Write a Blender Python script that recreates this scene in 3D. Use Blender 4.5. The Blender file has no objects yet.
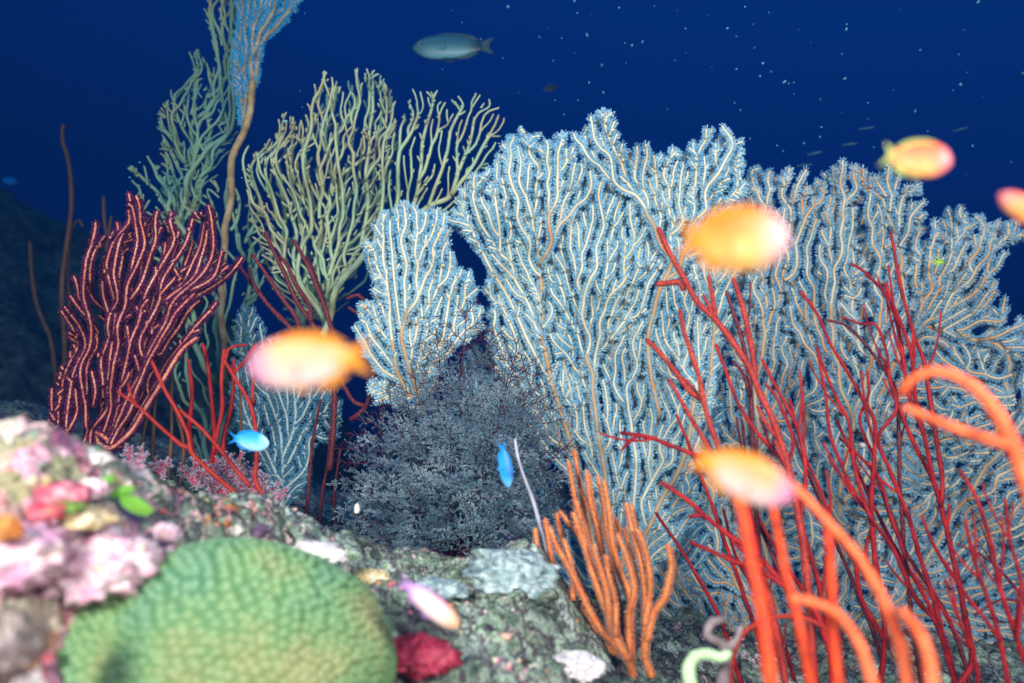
import bpy, math, random
import numpy as np
from mathutils import Vector

sc = bpy.context.scene
C = sc.collection
R = math.radians
# ------------------------------------------------------------------ camera
FPX = 683.0
cam_d = bpy.data.cameras.new('camera')
cam = bpy.data.objects.new('camera', cam_d); C.objects.link(cam)
cam.location = (0, 0, 0); cam.rotation_euler = (R(90), 0, 0)
cam_d.sensor_width = 36; cam_d.lens = 24.01
cam_d.clip_start = 0.02; cam_d.clip_end = 500
cam_d.dof.use_dof = True; cam_d.dof.focus_distance = 1.22
cam_d.dof.aperture_fstop = 24.0 / 10.5
sc.camera = cam
# ------------------------------------------------------------------ colour management
sc.view_settings.view_transform = 'Standard'; sc.view_settings.look = 'None'
sc.view_settings.exposure = 0.0; sc.view_settings.gamma = 1.0
sc.view_settings.use_curve_mapping = False
sc.cycles.max_bounces = 5; sc.cycles.diffuse_bounces = 2; sc.cycles.glossy_bounces = 2
sc.cycles.transparent_max_bounces = 6; sc.cycles.volume_bounces = 0
sc.cycles.use_denoising = True
# ------------------------------------------------------------------ world: open blue water
w = bpy.data.worlds.new('World'); sc.world = w; w.use_nodes = True
nt = w.node_tree; nt.nodes.clear()
tc = nt.nodes.new('ShaderNodeTexCoord'); sx = nt.nodes.new('ShaderNodeSeparateXYZ')
nt.links.new(tc.outputs['Generated'], sx.inputs[0])
ma = nt.nodes.new('ShaderNodeMath'); ma.operation = 'MULTIPLY_ADD'; ma.inputs[1].default_value = .5; ma.inputs[2].default_value = .5
nt.links.new(sx.outputs['Z'], ma.inputs[0])
rp = nt.nodes.new('ShaderNodeValToRGB'); cr = rp.color_ramp
cr.elements[0].position = 0.0; cr.elements[0].color = (0.0, 0.0035, 0.016, 1)
cr.elements[1].position = 1.0; cr.elements[1].color = (0.015, 0.16, 0.55, 1)
for p, c in ((.44, (0.0, 0.006, 0.036, 1)), (.56, (0.0002, 0.0085, 0.070, 1)), (.66, (0.0003, 0.0155, 0.140, 1)), (.78, (0.0007, 0.022, 0.17, 1))):
    e = cr.elements.new(p); e.color = c
mb2 = nt.nodes.new('ShaderNodeMath'); mb2.operation = 'MULTIPLY_ADD'; mb2.inputs[1].default_value = .11
nt.links.new(sx.outputs['X'], mb2.inputs[0]); nt.links.new(ma.outputs[0], mb2.inputs[2])
nt.links.new(mb2.outputs[0], rp.inputs[0])
bg = nt.nodes.new('ShaderNodeBackground'); bg.inputs[1].default_value = 1.0
out = nt.nodes.new('ShaderNodeOutputWorld')
nt.links.new(rp.outputs[0], bg.inputs[0]); nt.links.new(bg.outputs[0], out.inputs[0])
# ------------------------------------------------------------------ daylight filtered by the water above
sd = bpy.data.lights.new('sun', 'SUN'); sd.energy = 0.5; sd.angle = R(25); sd.color = (0.08, 0.5, 1.0)
so = bpy.data.objects.new('sun', sd); C.objects.link(so); so.rotation_euler = (R(28), R(-14), 0)
# the photographer's two strobes, on arms either side of the camera
for sxn, P, aim in ((-1, 120.0, (-.12, 1.4, .02)), (1, 142.0, (.42, 1.4, .05))):
    ld = bpy.data.lights.new('camera_strobe', 'SPOT'); ld.energy = P; ld.shadow_soft_size = 0.12
    ld.spot_size = R(104); ld.spot_blend = 0.9; ld.color = (1.0, 0.95, 0.90)
    lo = bpy.data.objects.new('camera_strobe', ld); C.objects.link(lo)
    lo.location = (sxn * .5, -.46, .46)
    d = Vector(aim) - lo.location
    lo.rotation_euler = d.to_track_quat('-Z', 'Y').to_euler()

# ================================================================== helpers
def W(px, py, d):
    """a point seen at pixel (px,py), d metres in front of the camera -> world metres"""
    return np.array(((px - 512.0) / FPX * d, d, (341.5 - py) / FPX * d))

def props(o, label=None, cat=None, group=None, kind=None):
    if label: o['label'] = label
    if cat: o['category'] = cat
    if group: o['group'] = group
    if kind: o['kind'] = kind
    return o

def thing(name, loc, label, cat, group=None):
    o = bpy.data.objects.new(name, None); C.objects.link(o)
    o.location = [float(v) for v in loc]; o.empty_display_size = .02
    o['org'] = [float(v) for v in loc]
    return props(o, label, cat, group)

def org(o):
    while o is not None:
        if 'org' in o.keys(): return np.array(o['org'][:])
        o = o.parent
    return np.zeros(3)

def mobj(name, V, F, mat, parent=None, smooth=True, loc=None):
    """V (n,3) world verts; F list of (m,k) int arrays -> one mesh object"""
    V = np.asarray(V, dtype=np.float64)
    o0 = org(parent) if parent is not None else (np.asarray(loc, dtype=float) if loc is not None else np.zeros(3))
    V = V - o0
    me = bpy.data.meshes.new(name)
    if isinstance(F, np.ndarray): F = [F]
    F = [f for f in F if len(f)]
    me.vertices.add(len(V)); me.vertices.foreach_set('co', V.astype(np.float32).ravel())
    nl = sum(f.size for f in F); npoly = sum(len(f) for f in F)
    me.loops.add(nl); me.polygons.add(npoly)
    me.loops.foreach_set('vertex_index', np.concatenate([f.ravel() for f in F]).astype(np.int32))
    tot = np.concatenate([np.full(len(f), f.shape[1]) for f in F]).astype(np.int32)
    st = np.concatenate(([0], np.cumsum(tot)[:-1])).astype(np.int32)
    me.polygons.foreach_set('loop_start', st); me.polygons.foreach_set('loop_total', tot)
    me.polygons.foreach_set('use_smooth', np.full(npoly, smooth))
    me.update(calc_edges=True); me.validate()
    if mat: me.materials.append(mat)
    o = bpy.data.objects.new(name, me); C.objects.link(o)
    if parent is not None: o.parent = parent
    elif loc is not None: o.location = [float(v) for v in loc]
    return o

class MB:
    """collects vertex / face blocks for one mesh"""
    def __init__(s): s.v = []; s.q = []; s.t = []; s.n = 0
    def add(s, V, Q=None, T=None):
        if Q is not None and len(Q): s.q.append(np.asarray(Q) + s.n)
        if T is not None and len(T): s.t.append(np.asarray(T) + s.n)
        s.v.append(np.asarray(V)); s.n += len(V)
    def build(s, name, mat, parent=None, smooth=True, loc=None):
        if not s.v: return None
        F = []
        if s.q: F.append(np.concatenate(s.q))
        if s.t: F.append(np.concatenate(s.t))
        return mobj(name, np.concatenate(s.v), F, mat, parent, smooth, loc)

def tangents(P):
    T = np.gradient(P, axis=0) if len(P) > 1 else np.array([[0, 0, 1.]])
    n = np.linalg.norm(T, axis=1, keepdims=True); n[n < 1e-9] = 1
    return T / n

def tube(mb, P, Rr, k=6, seed=0, rough=0.0, cap0=False):
    """round tapered tube with a rounded tip along the polyline P"""
    P = np.asarray(P, float); Rr = np.asarray(Rr, float) * np.ones(len(P))
    if len(P) < 2: return
    T = tangents(P)
    # rounded tip
    tip = P[-1] + T[-1] * Rr[-1] * .7
    P2 = np.vstack([P, tip[None]]); R2 = np.append(Rr, Rr[-1] * .55); T2 = np.vstack([T, T[-1:]])
    ref = np.array([0, 1.0, 0.02])
    A = np.cross(T2, ref); na = np.linalg.norm(A, axis=1, keepdims=True); 
    bad = (na[:, 0] < 1e-3); A[bad] = (1, 0, 0); na[bad] = 1; A /= na
    B = np.cross(T2, A)
    th = np.arange(k) * 2 * math.pi / k
    rr = R2[:, None] * np.ones(k)[None]
    if rough > 0:
        rr = rr * (1 + np.random.RandomState(seed).uniform(-rough, rough, rr.shape))
    V = P2[:, None] + rr[..., None] * (np.cos(th)[None, :, None] * A[:, None] + np.sin(th)[None, :, None] * B[:, None])
    n = len(P2); V = V.reshape(-1, 3)
    i = np.arange(n - 1)[:, None] * k; j = np.arange(k)[None]; j2 = (j + 1) % k
    Q = np.stack([i + j, i + j2, i + k + j2, i + k + j], -1).reshape(-1, 4)
    V = np.vstack([V, (tip + T[-1] * Rr[-1] * .4)[None], (P[0] - T[0] * Rr[0] * .3)[None]])
    l = (n - 1) * k
    jj = np.arange(k); jk = (jj + 1) % k
    Tt = np.stack([l + jj, l + jk, np.full(k, n * k)], -1)
    Tb = np.stack([jk, jj, np.full(k, n * k + 1)], -1)
    mb.add(V, Q, np.vstack([Tt, Tb]))

def catmull(pts, step):
    P = [np.asarray(p, float) for p in pts]
    if len(P) == 2: P = [P[0], (P[0] + P[1]) / 2, P[1]]
    P = [2 * P[0] - P[1]] + P + [2 * P[-1] - P[-2]]
    o = []
    for i in range(1, len(P) - 2):
        a, b, c, d = P[i - 1], P[i], P[i + 1], P[i + 2]
        n = max(2, int(np.linalg.norm(c - b) / step))
        for t in np.arange(n) / n:
            o.append(.5 * ((2 * b) + (-a + c) * t + (2 * a - 5 * b + 4 * c - d) * t * t + (-a + 3 * b - 3 * c + d) * t ** 3))
    o.append(P[-2]); return np.array(o)

def polyps(mb, P, Rr, rs, per_m, length, width, lateral=.6, lean=.45, normal=(0, 1, 0), flat=False):
    """thousands of small tentacle spikes along the polyline P"""
    P = np.asarray(P, float)
    if len(P) < 2: return
    Rr = np.asarray(Rr) * np.ones(len(P))
    seg = np.diff(P, axis=0); L = np.linalg.norm(seg, axis=1); tot = L.sum()
    n = int(tot * per_m) + 2
    s = np.sort(rs.uniform(0, tot, n)); cum = np.concatenate(([0], np.cumsum(L)))
    i = np.clip(np.searchsorted(cum, s) - 1, 0, len(L) - 1)
    f = (s - cum[i]) / np.maximum(L[i], 1e-9)
    B = P[i] + seg[i] * f[:, None]; r = Rr[i]
    T = tangents(P)[i]
    N = np.asarray(normal, float)[None] + rs.normal(0, .05, (n, 3))
    S = np.cross(T, N); S /= np.maximum(np.linalg.norm(S, axis=1, keepdims=True), 1e-6)
    N2 = np.cross(S, T)
    ang = rs.normal(0, lateral, n) + np.where(rs.rand(n) < .5, 0, math.pi)
    D = np.cos(ang)[:, None] * S + np.sin(ang)[:, None] * N2 + T * (lean + rs.normal(0, .2, n))[:, None]
    D /= np.linalg.norm(D, axis=1, keepdims=True)
    # the tip gets a tuft
    k = 5; D = np.vstack([D, np.tile(tangents(P)[-1], (k, 1)) + rs.normal(0, .5, (k, 3))])
    B = np.vstack([B, np.tile(P[-1], (k, 1))]); r = np.append(r, np.full(k, Rr[-1]))
    D /= np.linalg.norm(D, axis=1, keepdims=True); n += k
    ln = length * rs.uniform(.65, 1.25, n)
    U = np.cross(D, rs.normal(0, 1, (n, 3))); U /= np.maximum(np.linalg.norm(U, axis=1, keepdims=True), 1e-6)
    V_ = np.cross(D, U)
    b0 = B + D * (r * .6)[:, None]; w_ = width * .5
    mid = B + D * (r + ln * .55)[:, None]; tip = B + D * (r + ln)[:, None]
    a = [mid + w_ * (math.cos(t) * U + math.sin(t) * V_) for t in (0, 2.094, 4.189)]
    V = np.stack([b0, a[0], a[1], a[2], tip], 1).reshape(-1, 3)
    q = np.arange(n)[:, None] * 5
    T_ = np.concatenate([q + np.array(c)[None] for c in ((0, 2, 1), (0, 3, 2), (0, 1, 3), (1, 2, 4), (2, 3, 4), (3, 1, 4))])
    mb.add(V, None, T_)

# ------------------------------------------------------------------ value noise for the rock
def vnoise(x, y, seed):
    xi = np.floor(x).astype(np.int64); yi = np.floor(y).astype(np.int64); fx = x - xi; fy = y - yi
    fx = fx * fx * (3 - 2 * fx); fy = fy * fy * (3 - 2 * fy)
    def h(a, b):
        n = (a * 374761393 + b * 668265263 + seed * 974634777) & 0x7fffffff
        n = ((n ^ (n >> 13)) * 1274126177) & 0x7fffffff
        return ((n ^ (n >> 16)) & 0xffff) / 65535.0
    return (h(xi, yi) * (1 - fx) + h(xi + 1, yi) * fx) * (1 - fy) + (h(xi, yi + 1) * (1 - fx) + h(xi + 1, yi + 1) * fx) * fy - .5
def fbm(x, y, f, o, seed, g=.5):
    s = 0; a = 1
    for k in range(o):
        s = s + a * vnoise(x * f + 17.3 * k, y * f + 5.1 * k, seed + k); f *= 2.03; a *= g
    return s

# ================================================================== materials
def nodes_of(name):
    m = bpy.data.materials.new(name); m.use_nodes = True; t = m.node_tree
    for n in list(t.nodes): t.nodes.remove(n)
    o = t.nodes.new('ShaderNodeOutputMaterial'); return m, t, o

def mat_skin(name, cols, scale=40, rough=.6, speck=None, speck_scale=260, trans=0.0, bump=.3, spec=.25, sss=0.0, bscale=500):
    """noise blend of the colours, optional spots, bump"""
    m, t, o = nodes_of(name); N = t.nodes; Lk = t.links
    tc = N.new('ShaderNodeTexCoord'); nz = N.new('ShaderNodeTexNoise'); nz.inputs['Scale'].default_value = scale; nz.inputs['Detail'].default_value = 4
    Lk.new(tc.outputs['Object'], nz.inputs['Vector'])
    rp = N.new('ShaderNodeValToRGB'); el = rp.color_ramp.elements
    ps = np.linspace(.34, .66, len(cols))
    el[0].position = ps[0]; el[0].color = (*cols[0], 1); el[1].position = ps[-1]; el[1].color = (*cols[-1], 1)
    for p, c in list(zip(ps, cols))[1:-1]:
        e = el.new(p); e.color = (*c, 1)
    Lk.new(nz.outputs['Fac'], rp.inputs[0]); col = rp.outputs[0]
    if speck:
        vo = N.new('ShaderNodeTexVoronoi'); vo.inputs['Scale'].default_value = speck_scale
        Lk.new(tc.outputs['Object'], vo.inputs['Vector'])
        r2 = N.new('ShaderNodeValToRGB'); r2.color_ramp.elements[0].position = .28; r2.color_ramp.elements[1].position = .5
        Lk.new(vo.outputs['Distance'], r2.inputs[0])
        mx = N.new('ShaderNodeMix'); mx.data_type = 'RGBA'; Lk.new(r2.outputs[0], mx.inputs['Factor'])
        mx.inputs['A'].default_value = (*speck, 1); Lk.new(col, mx.inputs['B']); col = mx.outputs['Result']
    b = N.new('ShaderNodeBsdfPrincipled'); b.inputs['Roughness'].default_value = rough
    b.inputs['Specular IOR Level'].default_value = spec
    if sss > 0:
        b.inputs['Subsurface Weight'].default_value = sss; b.inputs['Subsurface Scale'].default_value = .004
    Lk.new(col, b.inputs['Base Color'])
    if bump > 0:
        n2 = N.new('ShaderNodeTexNoise'); n2.inputs['Scale'].default_value = bscale; n2.inputs['Detail'].default_value = 3
        Lk.new(tc.outputs['Object'], n2.inputs['Vector'])
        bp = N.new('ShaderNodeBump'); bp.inputs['Strength'].default_value = bump; bp.inputs['Distance'].default_value = .002
        Lk.new(n2.outputs['Fac'], bp.inputs['Height']); Lk.new(bp.outputs[0], b.inputs['Normal'])
    sh = b.outputs[0]
    if trans > 0:
        tr = N.new('ShaderNodeBsdfTranslucent'); Lk.new(col, tr.inputs[0])
        ms = N.new('ShaderNodeMixShader'); ms.inputs[0].default_value = trans
        Lk.new(sh, ms.inputs[1]); Lk.new(tr.outputs[0], ms.inputs[2]); sh = ms.outputs[0]
    Lk.new(sh, o.inputs[0]); return m

M = {}
M['white_core'] = mat_skin('cream_coral_skin', [(.58, .53, .32), (.66, .61, .42), (.64, .61, .45), (.62, .46, .26)], scale=9)
M['tan_core'] = mat_skin('tan_coral_skin', [(.50, .47, .34), (.58, .50, .34), (.56, .36, .18), (.52, .25, .10)], scale=11)
M['white_polyp'] = mat_skin('pale_blue_polyps', [(.22, .58, .82), (.36, .70, .88), (.48, .78, .90)], scale=14, trans=.25, bump=0, rough=.7)
M['tan_polyp'] = mat_skin('dusty_blue_polyps', [(.17, .47, .70), (.30, .58, .75), (.40, .64, .76)], scale=14, trans=.25, bump=0, rough=.7)
M['shade_tint_polyp'] = mat_skin('shade_tinted_blue_polyps', [(.10, .40, .66), (.18, .50, .74)], scale=14, trans=.25, bump=0)  # blue shade between the front fans, painted into the rear fans' polyp colour
M['stem_tan'] = mat_skin('tan_stem_skin', [(.44, .38, .26), (.50, .34, .18), (.48, .24, .10)], scale=24, bump=.5, bscale=200)
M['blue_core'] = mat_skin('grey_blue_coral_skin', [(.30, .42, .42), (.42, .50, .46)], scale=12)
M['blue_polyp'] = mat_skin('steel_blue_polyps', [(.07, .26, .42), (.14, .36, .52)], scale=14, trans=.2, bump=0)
M['sky_polyp'] = mat_skin('bright_blue_polyps', [(.03, .38, .75), (.06, .48, .82)], scale=14, trans=.25, bump=0)
M['olive'] = mat_skin('olive_coral_skin', [(.30, .50, .32), (.40, .56, .34), (.46, .54, .32), (.40, .40, .22)], scale=10)
M['depth_dimmed_olive'] = mat_skin('depth_dimmed_olive_skin', [(.12, .32, .26), (.20, .38, .25), (.27, .34, .18)], scale=10)  # olive skin darkened towards teal; dimming by distance is put into the colour
M['trunk'] = mat_skin('brown_trunk_skin', [(.20, .16, .08), (.34, .26, .13), (.42, .38, .24)], scale=30, bump=.6, bscale=160)
M['purple_core'] = mat_skin('salmon_coral_skin', [(.46, .12, .07), (.60, .23, .12), (.66, .35, .20)], scale=30, speck=(.30, .03, .10), speck_scale=330)
M['purple_polyp'] = mat_skin('dark_purple_polyps', [(.05, .005, .042), (.11, .01, .07)], scale=30, trans=.15, bump=0)
M['red'] = mat_skin('deep_red_skin', [(.14, .005, .006), (.30, .007, .008), (.44, .014, .009)], scale=40, speck=(.22, .004, .008), speck_scale=420)
M['red_orange'] = mat_skin('red_orange_skin', [(.24, .014, .008), (.36, .032, .012), (.30, .016, .010)], scale=30, speck=(.42, .02, .02), speck_scale=380)
M['velvet'] = mat_skin('brick_red_skin', [(.30, .02, .014), (.46, .045, .022)], scale=30, speck=(.16, .01, .01), speck_scale=360)
M['velvet_polyp'] = mat_skin('grey_red_fuzz', [(.22, .10, .10), (.30, .16, .15)], scale=30, trans=.3, bump=0)
M['maroon'] = mat_skin('maroon_skin', [(.07, .006, .012), (.12, .012, .02)], scale=30, speck=(.20, .05, .05), speck_scale=360)
M['red_fuzz'] = mat_skin('dull_red_fuzz', [(.20, .012, .02), (.34, .03, .04)], scale=60, trans=.3, bump=0)
M['maroon_fuzz'] = mat_skin('dull_maroon_fuzz', [(.06, .01, .015), (.12, .03, .035)], scale=60, trans=.3, bump=0)
M['orange'] = mat_skin('orange_skin', [(.62, .17, .035), (.72, .27, .08), (.66, .22, .07)], scale=22, speck=(.68, .13, .03), speck_scale=300)
M['front_orange'] = mat_skin('bright_orange_skin', [(.60, .08, .02), (.78, .16, .05), (.72, .12, .05)], scale=22, speck=(.55, .07, .02), speck_scale=300)
M['front_red'] = mat_skin('scarlet_skin', [(.55, .04, .005), (.70, .075, .006)], scale=22, speck=(.42, .015, .01), speck_scale=300)
M['orange_fuzz'] = mat_skin('pinkish_orange_fuzz', [(.55, .28, .22), (.62, .36, .28)], scale=30, trans=.3, bump=0)
M['whip_brown'] = mat_skin('dark_brown_whip_skin', [(.10, .06, .025), (.18, .09, .04)], scale=30)
M['bush_core'] = mat_skin('wine_coral_skin', [(.03, .004, .009), (.08, .010, .02)], scale=40)
M['bush_polyp'] = mat_skin('slate_blue_polyps', [(.06, .14, .20), (.14, .27, .35), (.32, .48, .56)], scale=22, trans=.15, bump=0)
M['pinkish_core'] = mat_skin('crimson_stalk_skin', [(.30, .02, .06), (.45, .05, .10)], scale=40)
M['lilac_polyp'] = mat_skin('lilac_polyps', [(.34, .36, .46), (.54, .52, .62)], scale=30, trans=.15, bump=0)

# ================================================================== branching sea fans
def inside_mask(poly, x0, y0, x1, y1, s=2.0):
    nx = int((x1 - x0) / s) + 2; ny = int((y1 - y0) / s) + 2
    X = x0 + np.arange(nx) * s; Y = y0 + np.arange(ny) * s
    GX, GY = np.meshgrid(X, Y); m = np.zeros(GX.shape, bool); n = len(poly)
    for i in range(n):
        ax, ay = poly[i]; bx, by = poly[(i + 1) % n]
        if ay == by: continue
        c = ((ay > GY) != (by > GY)) & (GX < (bx - ax) * (GY - ay) / (by - ay) + ax); m ^= c
    return m

def grow(seeds, poly, spacing, origin, step=3.0, seed=1, noise=.10, inertia=.72, branch_every=(14, 34), spread=38, fill=True, rounds=3, ragged=13, flow=None, layers=1, swirl=.35):
    """tips grow along the flow, keep their distance from each other, fork where there is room"""
    rnd = random.Random(seed)
    xs = [p[0] for p in poly]; ys = [p[1] for p in poly]
    x0, x1, y0, y1 = min(xs) - 8, max(xs) + 8, min(ys) - 8, max(ys) + 8
    mask = inside_mask(poly, x0, y0, x1, y1)
    H, Wd = mask.shape
    def inside(x, y):
        i = int((y - y0) / 2); j = int((x - x0) / 2)
        return 0 <= i < H and 0 <= j < Wd and mask[i, j]
    X = []; Y = []; PA = []; PR = []; DX = []; DY = []
    grid = {}; cs = spacing
    def addn(x, y, pa, pr, dx, dy):
        i = len(X); X.append(x); Y.append(y); PA.append(pa); PR.append(pr); DX.append(dx); DY.append(dy)
        grid.setdefault((int(x // cs), int(y // cs), pr % layers), []).append(i); return i
    def near(x, y, p, full, lim=24):
        """True when (x,y) is too close to foreign nodes"""
        anc = {}; q = p; k = 0
        while q >= 0 and k < lim: anc[q] = k; q = PA[q]; k += 1
        gx = int(x // cs); gy = int(y // cs)
        for a in (gx - 1, gx, gx + 1):
            for b in (gy - 1, gy, gy + 1):
                for n in grid.get((a, b, PR[p] % layers if p >= 0 else 0), ()):
                    d2 = (X[n] - x) ** 2 + (Y[n] - y) ** 2
                    if d2 >= full * full: continue
                    q = n; k = 0; gd = None
                    while q >= 0 and k < lim:
                        if q in anc: gd = k + anc[q]; break
                        q = PA[q]; k += 1
                    th = full if gd is None else min(full, .36 * gd * step)
                    if d2 < th * th: return True
        return False
    def field(x, y):
        if flow is not None: 
            fx, fy = flow(x, y)
        else:
            fx, fy = x - origin[0], y - origin[1]
        l = math.hypot(fx, fy) or 1; fx /= l; fy /= l
        a = swirl * math.sin(x * .031 + seed) * math.cos(y * .024 + seed * 2.1); c, s_ = math.cos(a), math.sin(a)
        return fx * c - fy * s_, fx * s_ + fy * c
    prim = 0; tips = []
    for sd_ in seeds:
        pts = catmull([np.array(p, float) for p in sd_], step)
        best = -1; bd = 1e9
        for i in range(len(X)):
            dd = (X[i] - pts[0][0]) ** 2 + (Y[i] - pts[0][1]) ** 2
            if dd < bd: bd = dd; best = i
        if prim == 0: best = -1
        last = best
        for k, p in enumerate(pts):
            if k == 0 and best >= 0: continue
            q = pts[min(k + 1, len(pts) - 1)] - pts[max(k - 1, 0)]; l = np.linalg.norm(q) or 1
            last = addn(p[0], p[1], last, prim, q[0] / l, q[1] / l)
        tips.append([last, rnd.uniform(*branch_every), rnd.choice((-1, 1))])
        prim += 1
    nseed = len(X)
    def side(i, sgn, ang=None):
        a = math.radians(ang if ang is not None else rnd.uniform(spread - 10, spread + 14)) * sgn
        dx, dy = DX[i], DY[i]; c, s = math.cos(a), math.sin(a)
        return dx * c - dy * s, dx * s + dy * c
    def run(tips):
        while tips:
            nxt = []
            for tp in tips:
                i, left, sg = tp[:3]; rch = tp[3] if len(tp) > 3 else rnd.uniform(0, ragged)
                fx, fy = field(X[i], Y[i])
                a = rnd.gauss(0, noise); c, s = math.cos(a), math.sin(a)
                dx = inertia * DX[i] + (1 - inertia) * fx; dy = inertia * DY[i] + (1 - inertia) * fy
                dx, dy = dx * c - dy * s, dx * s + dy * c
                l = math.hypot(dx, dy) or 1; dx /= l; dy /= l
                ok = False
                if not inside(X[i] + dx * (step + rch), Y[i] + dy * (step + rch)): continue
                for tr in (0, .3, -.3, .65, -.65):
                    c, s = math.cos(tr), math.sin(tr); ex, ey = dx * c - dy * s, dx * s + dy * c
                    x, y = X[i] + ex * step, Y[i] + ey * step
                    if inside(x, y) and not near(x + ex * 2, y + ey * 2, i, spacing * .80):
                        ok = True; break
                if not ok: continue
                n = addn(x, y, i, PR[i], ex, ey)
                left -= step
                if left <= 0:
                    for sgn in (sg, -sg):
                        ux, uy = side(n, sgn)
                        px, py = x + ux * spacing * 1.15, y + uy * spacing * 1.15
                        if inside(px, py) and not near(px, py, n, spacing * .8):
                            m = addn(x + ux * step, y + uy * step, n, PR[n], ux, uy)
                            nxt.append([m, rnd.uniform(*branch_every), -sgn]); sg = -sgn; break
                    left = rnd.uniform(*branch_every)
                nxt.append([n, left, sg, rch])
            rnd.shuffle(nxt); tips = nxt
    run(tips)
    if fill:
        for rd in range(rounds):
            order = list(range(len(X))); rnd.shuffle(order); t2 = []
            for i in order:
                if rnd.random() < .45: continue
                for sgn in ((1, -1) if rnd.random() < .5 else (-1, 1)):
                    ux, uy = side(i, sgn)
                    px, py = X[i] + ux * spacing * 1.1, Y[i] + uy * spacing * 1.1
                    if inside(px, py) and not near(px, py, i, spacing * .82):
                        m = addn(X[i] + ux * step, Y[i] + uy * step, i, PR[i], ux, uy)
                        t2 = [[m, rnd.uniform(*branch_every), -sgn]]; run(t2); break
    return np.array(X), np.array(Y), np.array(PA), np.array(PR)

def chains_of(PA, n):
    kids = [[] for _ in range(n)]; cnt = np.ones(n); dep = np.zeros(n)
    for i in range(n - 1, -1, -1):
        p = PA[i]
        if p >= 0: kids[p].append(i)
    tipc = np.zeros(n)
    for i in range(n - 1, -1, -1):
        if not kids[i]: tipc[i] = 1
        if PA[i] >= 0: tipc[PA[i]] += tipc[i]; dep[PA[i]] = max(dep[PA[i]], dep[i] + 1)
    used = np.zeros(n, bool); ch = []
    for i in range(n):
        if used[i]: continue
        c = [PA[i]] if PA[i] >= 0 else []
        j = i
        while True:
            c.append(j); used[j] = True
            ks = [k for k in kids[j] if not used[k]]
            if not ks: break
            j = max(ks, key=lambda k: dep[k] + tipc[k] * .2)
        ch.append(c)
    return ch, tipc

def sea_fan(name, label, cat, group, g, D, core, polyp, r_tip, r_max, r_exp=.33, per_m=900, plen=.004, pwid=.0012,
            relief=.02, yaw=0.0, seed=1, lateral=.55, part='branch', base_idx=0, jitter=.0015, bulge=None, sides=6, stem=None, stem_at=24, split=True, rough=.06, min_poly=4, xzj=.0002, smooth=3, layer_gap=0.0, layers=1):
    X, Y, PA, PR = g; n = len(X); rs = np.random.RandomState(seed)
    sc_ = D / FPX
    px = (X - 512) * sc_; pz = (341.5 - Y) * sc_
    cx = px[0]
    # the fan is a warped sheet, each branch wanders a little in front of or behind it
    wob = fbm(px * 1.0 + seed, pz * 1.0, 7, 3, seed) * relief * 2 + (px - cx) * math.tan(yaw)
    if bulge is not None: wob = wob + bulge(px, pz)
    up = np.clip((pz - pz[0]) / max(1e-6, (pz.max() - pz[0])), 0, 1)
    P = np.stack([px, D + wob + (PR % layers) * layer_gap * np.minimum(1, up * 3), pz], 1)
    ch, tipc = chains_of(PA, n)
    rad = np.minimum(r_tip * np.maximum(tipc, 1) ** r_exp, r_max) * sc_
    groups = {}
    for c in ch:
        key = int(PR[c[-1]]) if split else 0
        groups.setdefault(key, []).append(c)
    root = thing(name, P[base_idx], label, cat, group)
    off = rs.normal(0, 1, len(ch)); ci = 0
    for key in sorted(groups):
        mb = MB(); pm = MB(); sm_ = MB()
        for c in groups[key]:
            Q = P[c].copy(); rr = rad[c].copy()
            if len(c) < 2: continue
            if PA[c[0]] >= 0 or len(c) > 1: rr[0] = min(rr[0], rr[1] * 1.15)
            # smooth the line
            for _ in range(smooth):
                if len(Q) > 2: Q[1:-1] = .5 * Q[1:-1] + .25 * (Q[:-2] + Q[2:])
            # own depth wander, zero at its root
            t = np.arange(len(c)); ramp = 1 - np.exp(-t / 4.0)
            Q[:, 1] += ramp * off[ci % len(off)] * jitter * 3; ci += 1
            Q[:, [0, 2]] += (rs.normal(0, xzj, (len(c), 2))) * ramp[:, None]
            kz = 0
            if stem is not None:
                tt_ = tipc[np.maximum(c, 0)]; kz = int((tt_ > stem_at * (.6 + .8 * rs.rand())).sum())
                if kz > 3: tube(sm_, Q[:kz + 1], rr[:kz + 1] * 1.14, sides, seed=rs.randint(1 << 30), rough=rough * 2)
            tube(mb, Q, rr, sides, seed=rs.randint(1 << 30), rough=rough)
            if polyp is not None:
                a = 0
                big = rr > r_tip * sc_ * min_poly
                k0 = int(np.argmin(big)) if big.any() and not big.all() else 0
                if big.all(): continue
                polyps(pm, Q[k0:], rr[k0:], rs, per_m, plen, pwid, lateral=lateral)
        if sm_.n: sm_.build('stem', stem, root)
        b = mb.build(part, core, root)
        if polyp is not None and b is not None and pm.n: pm.build('polyps', polyp, b, smooth=False)
    return root

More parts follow.
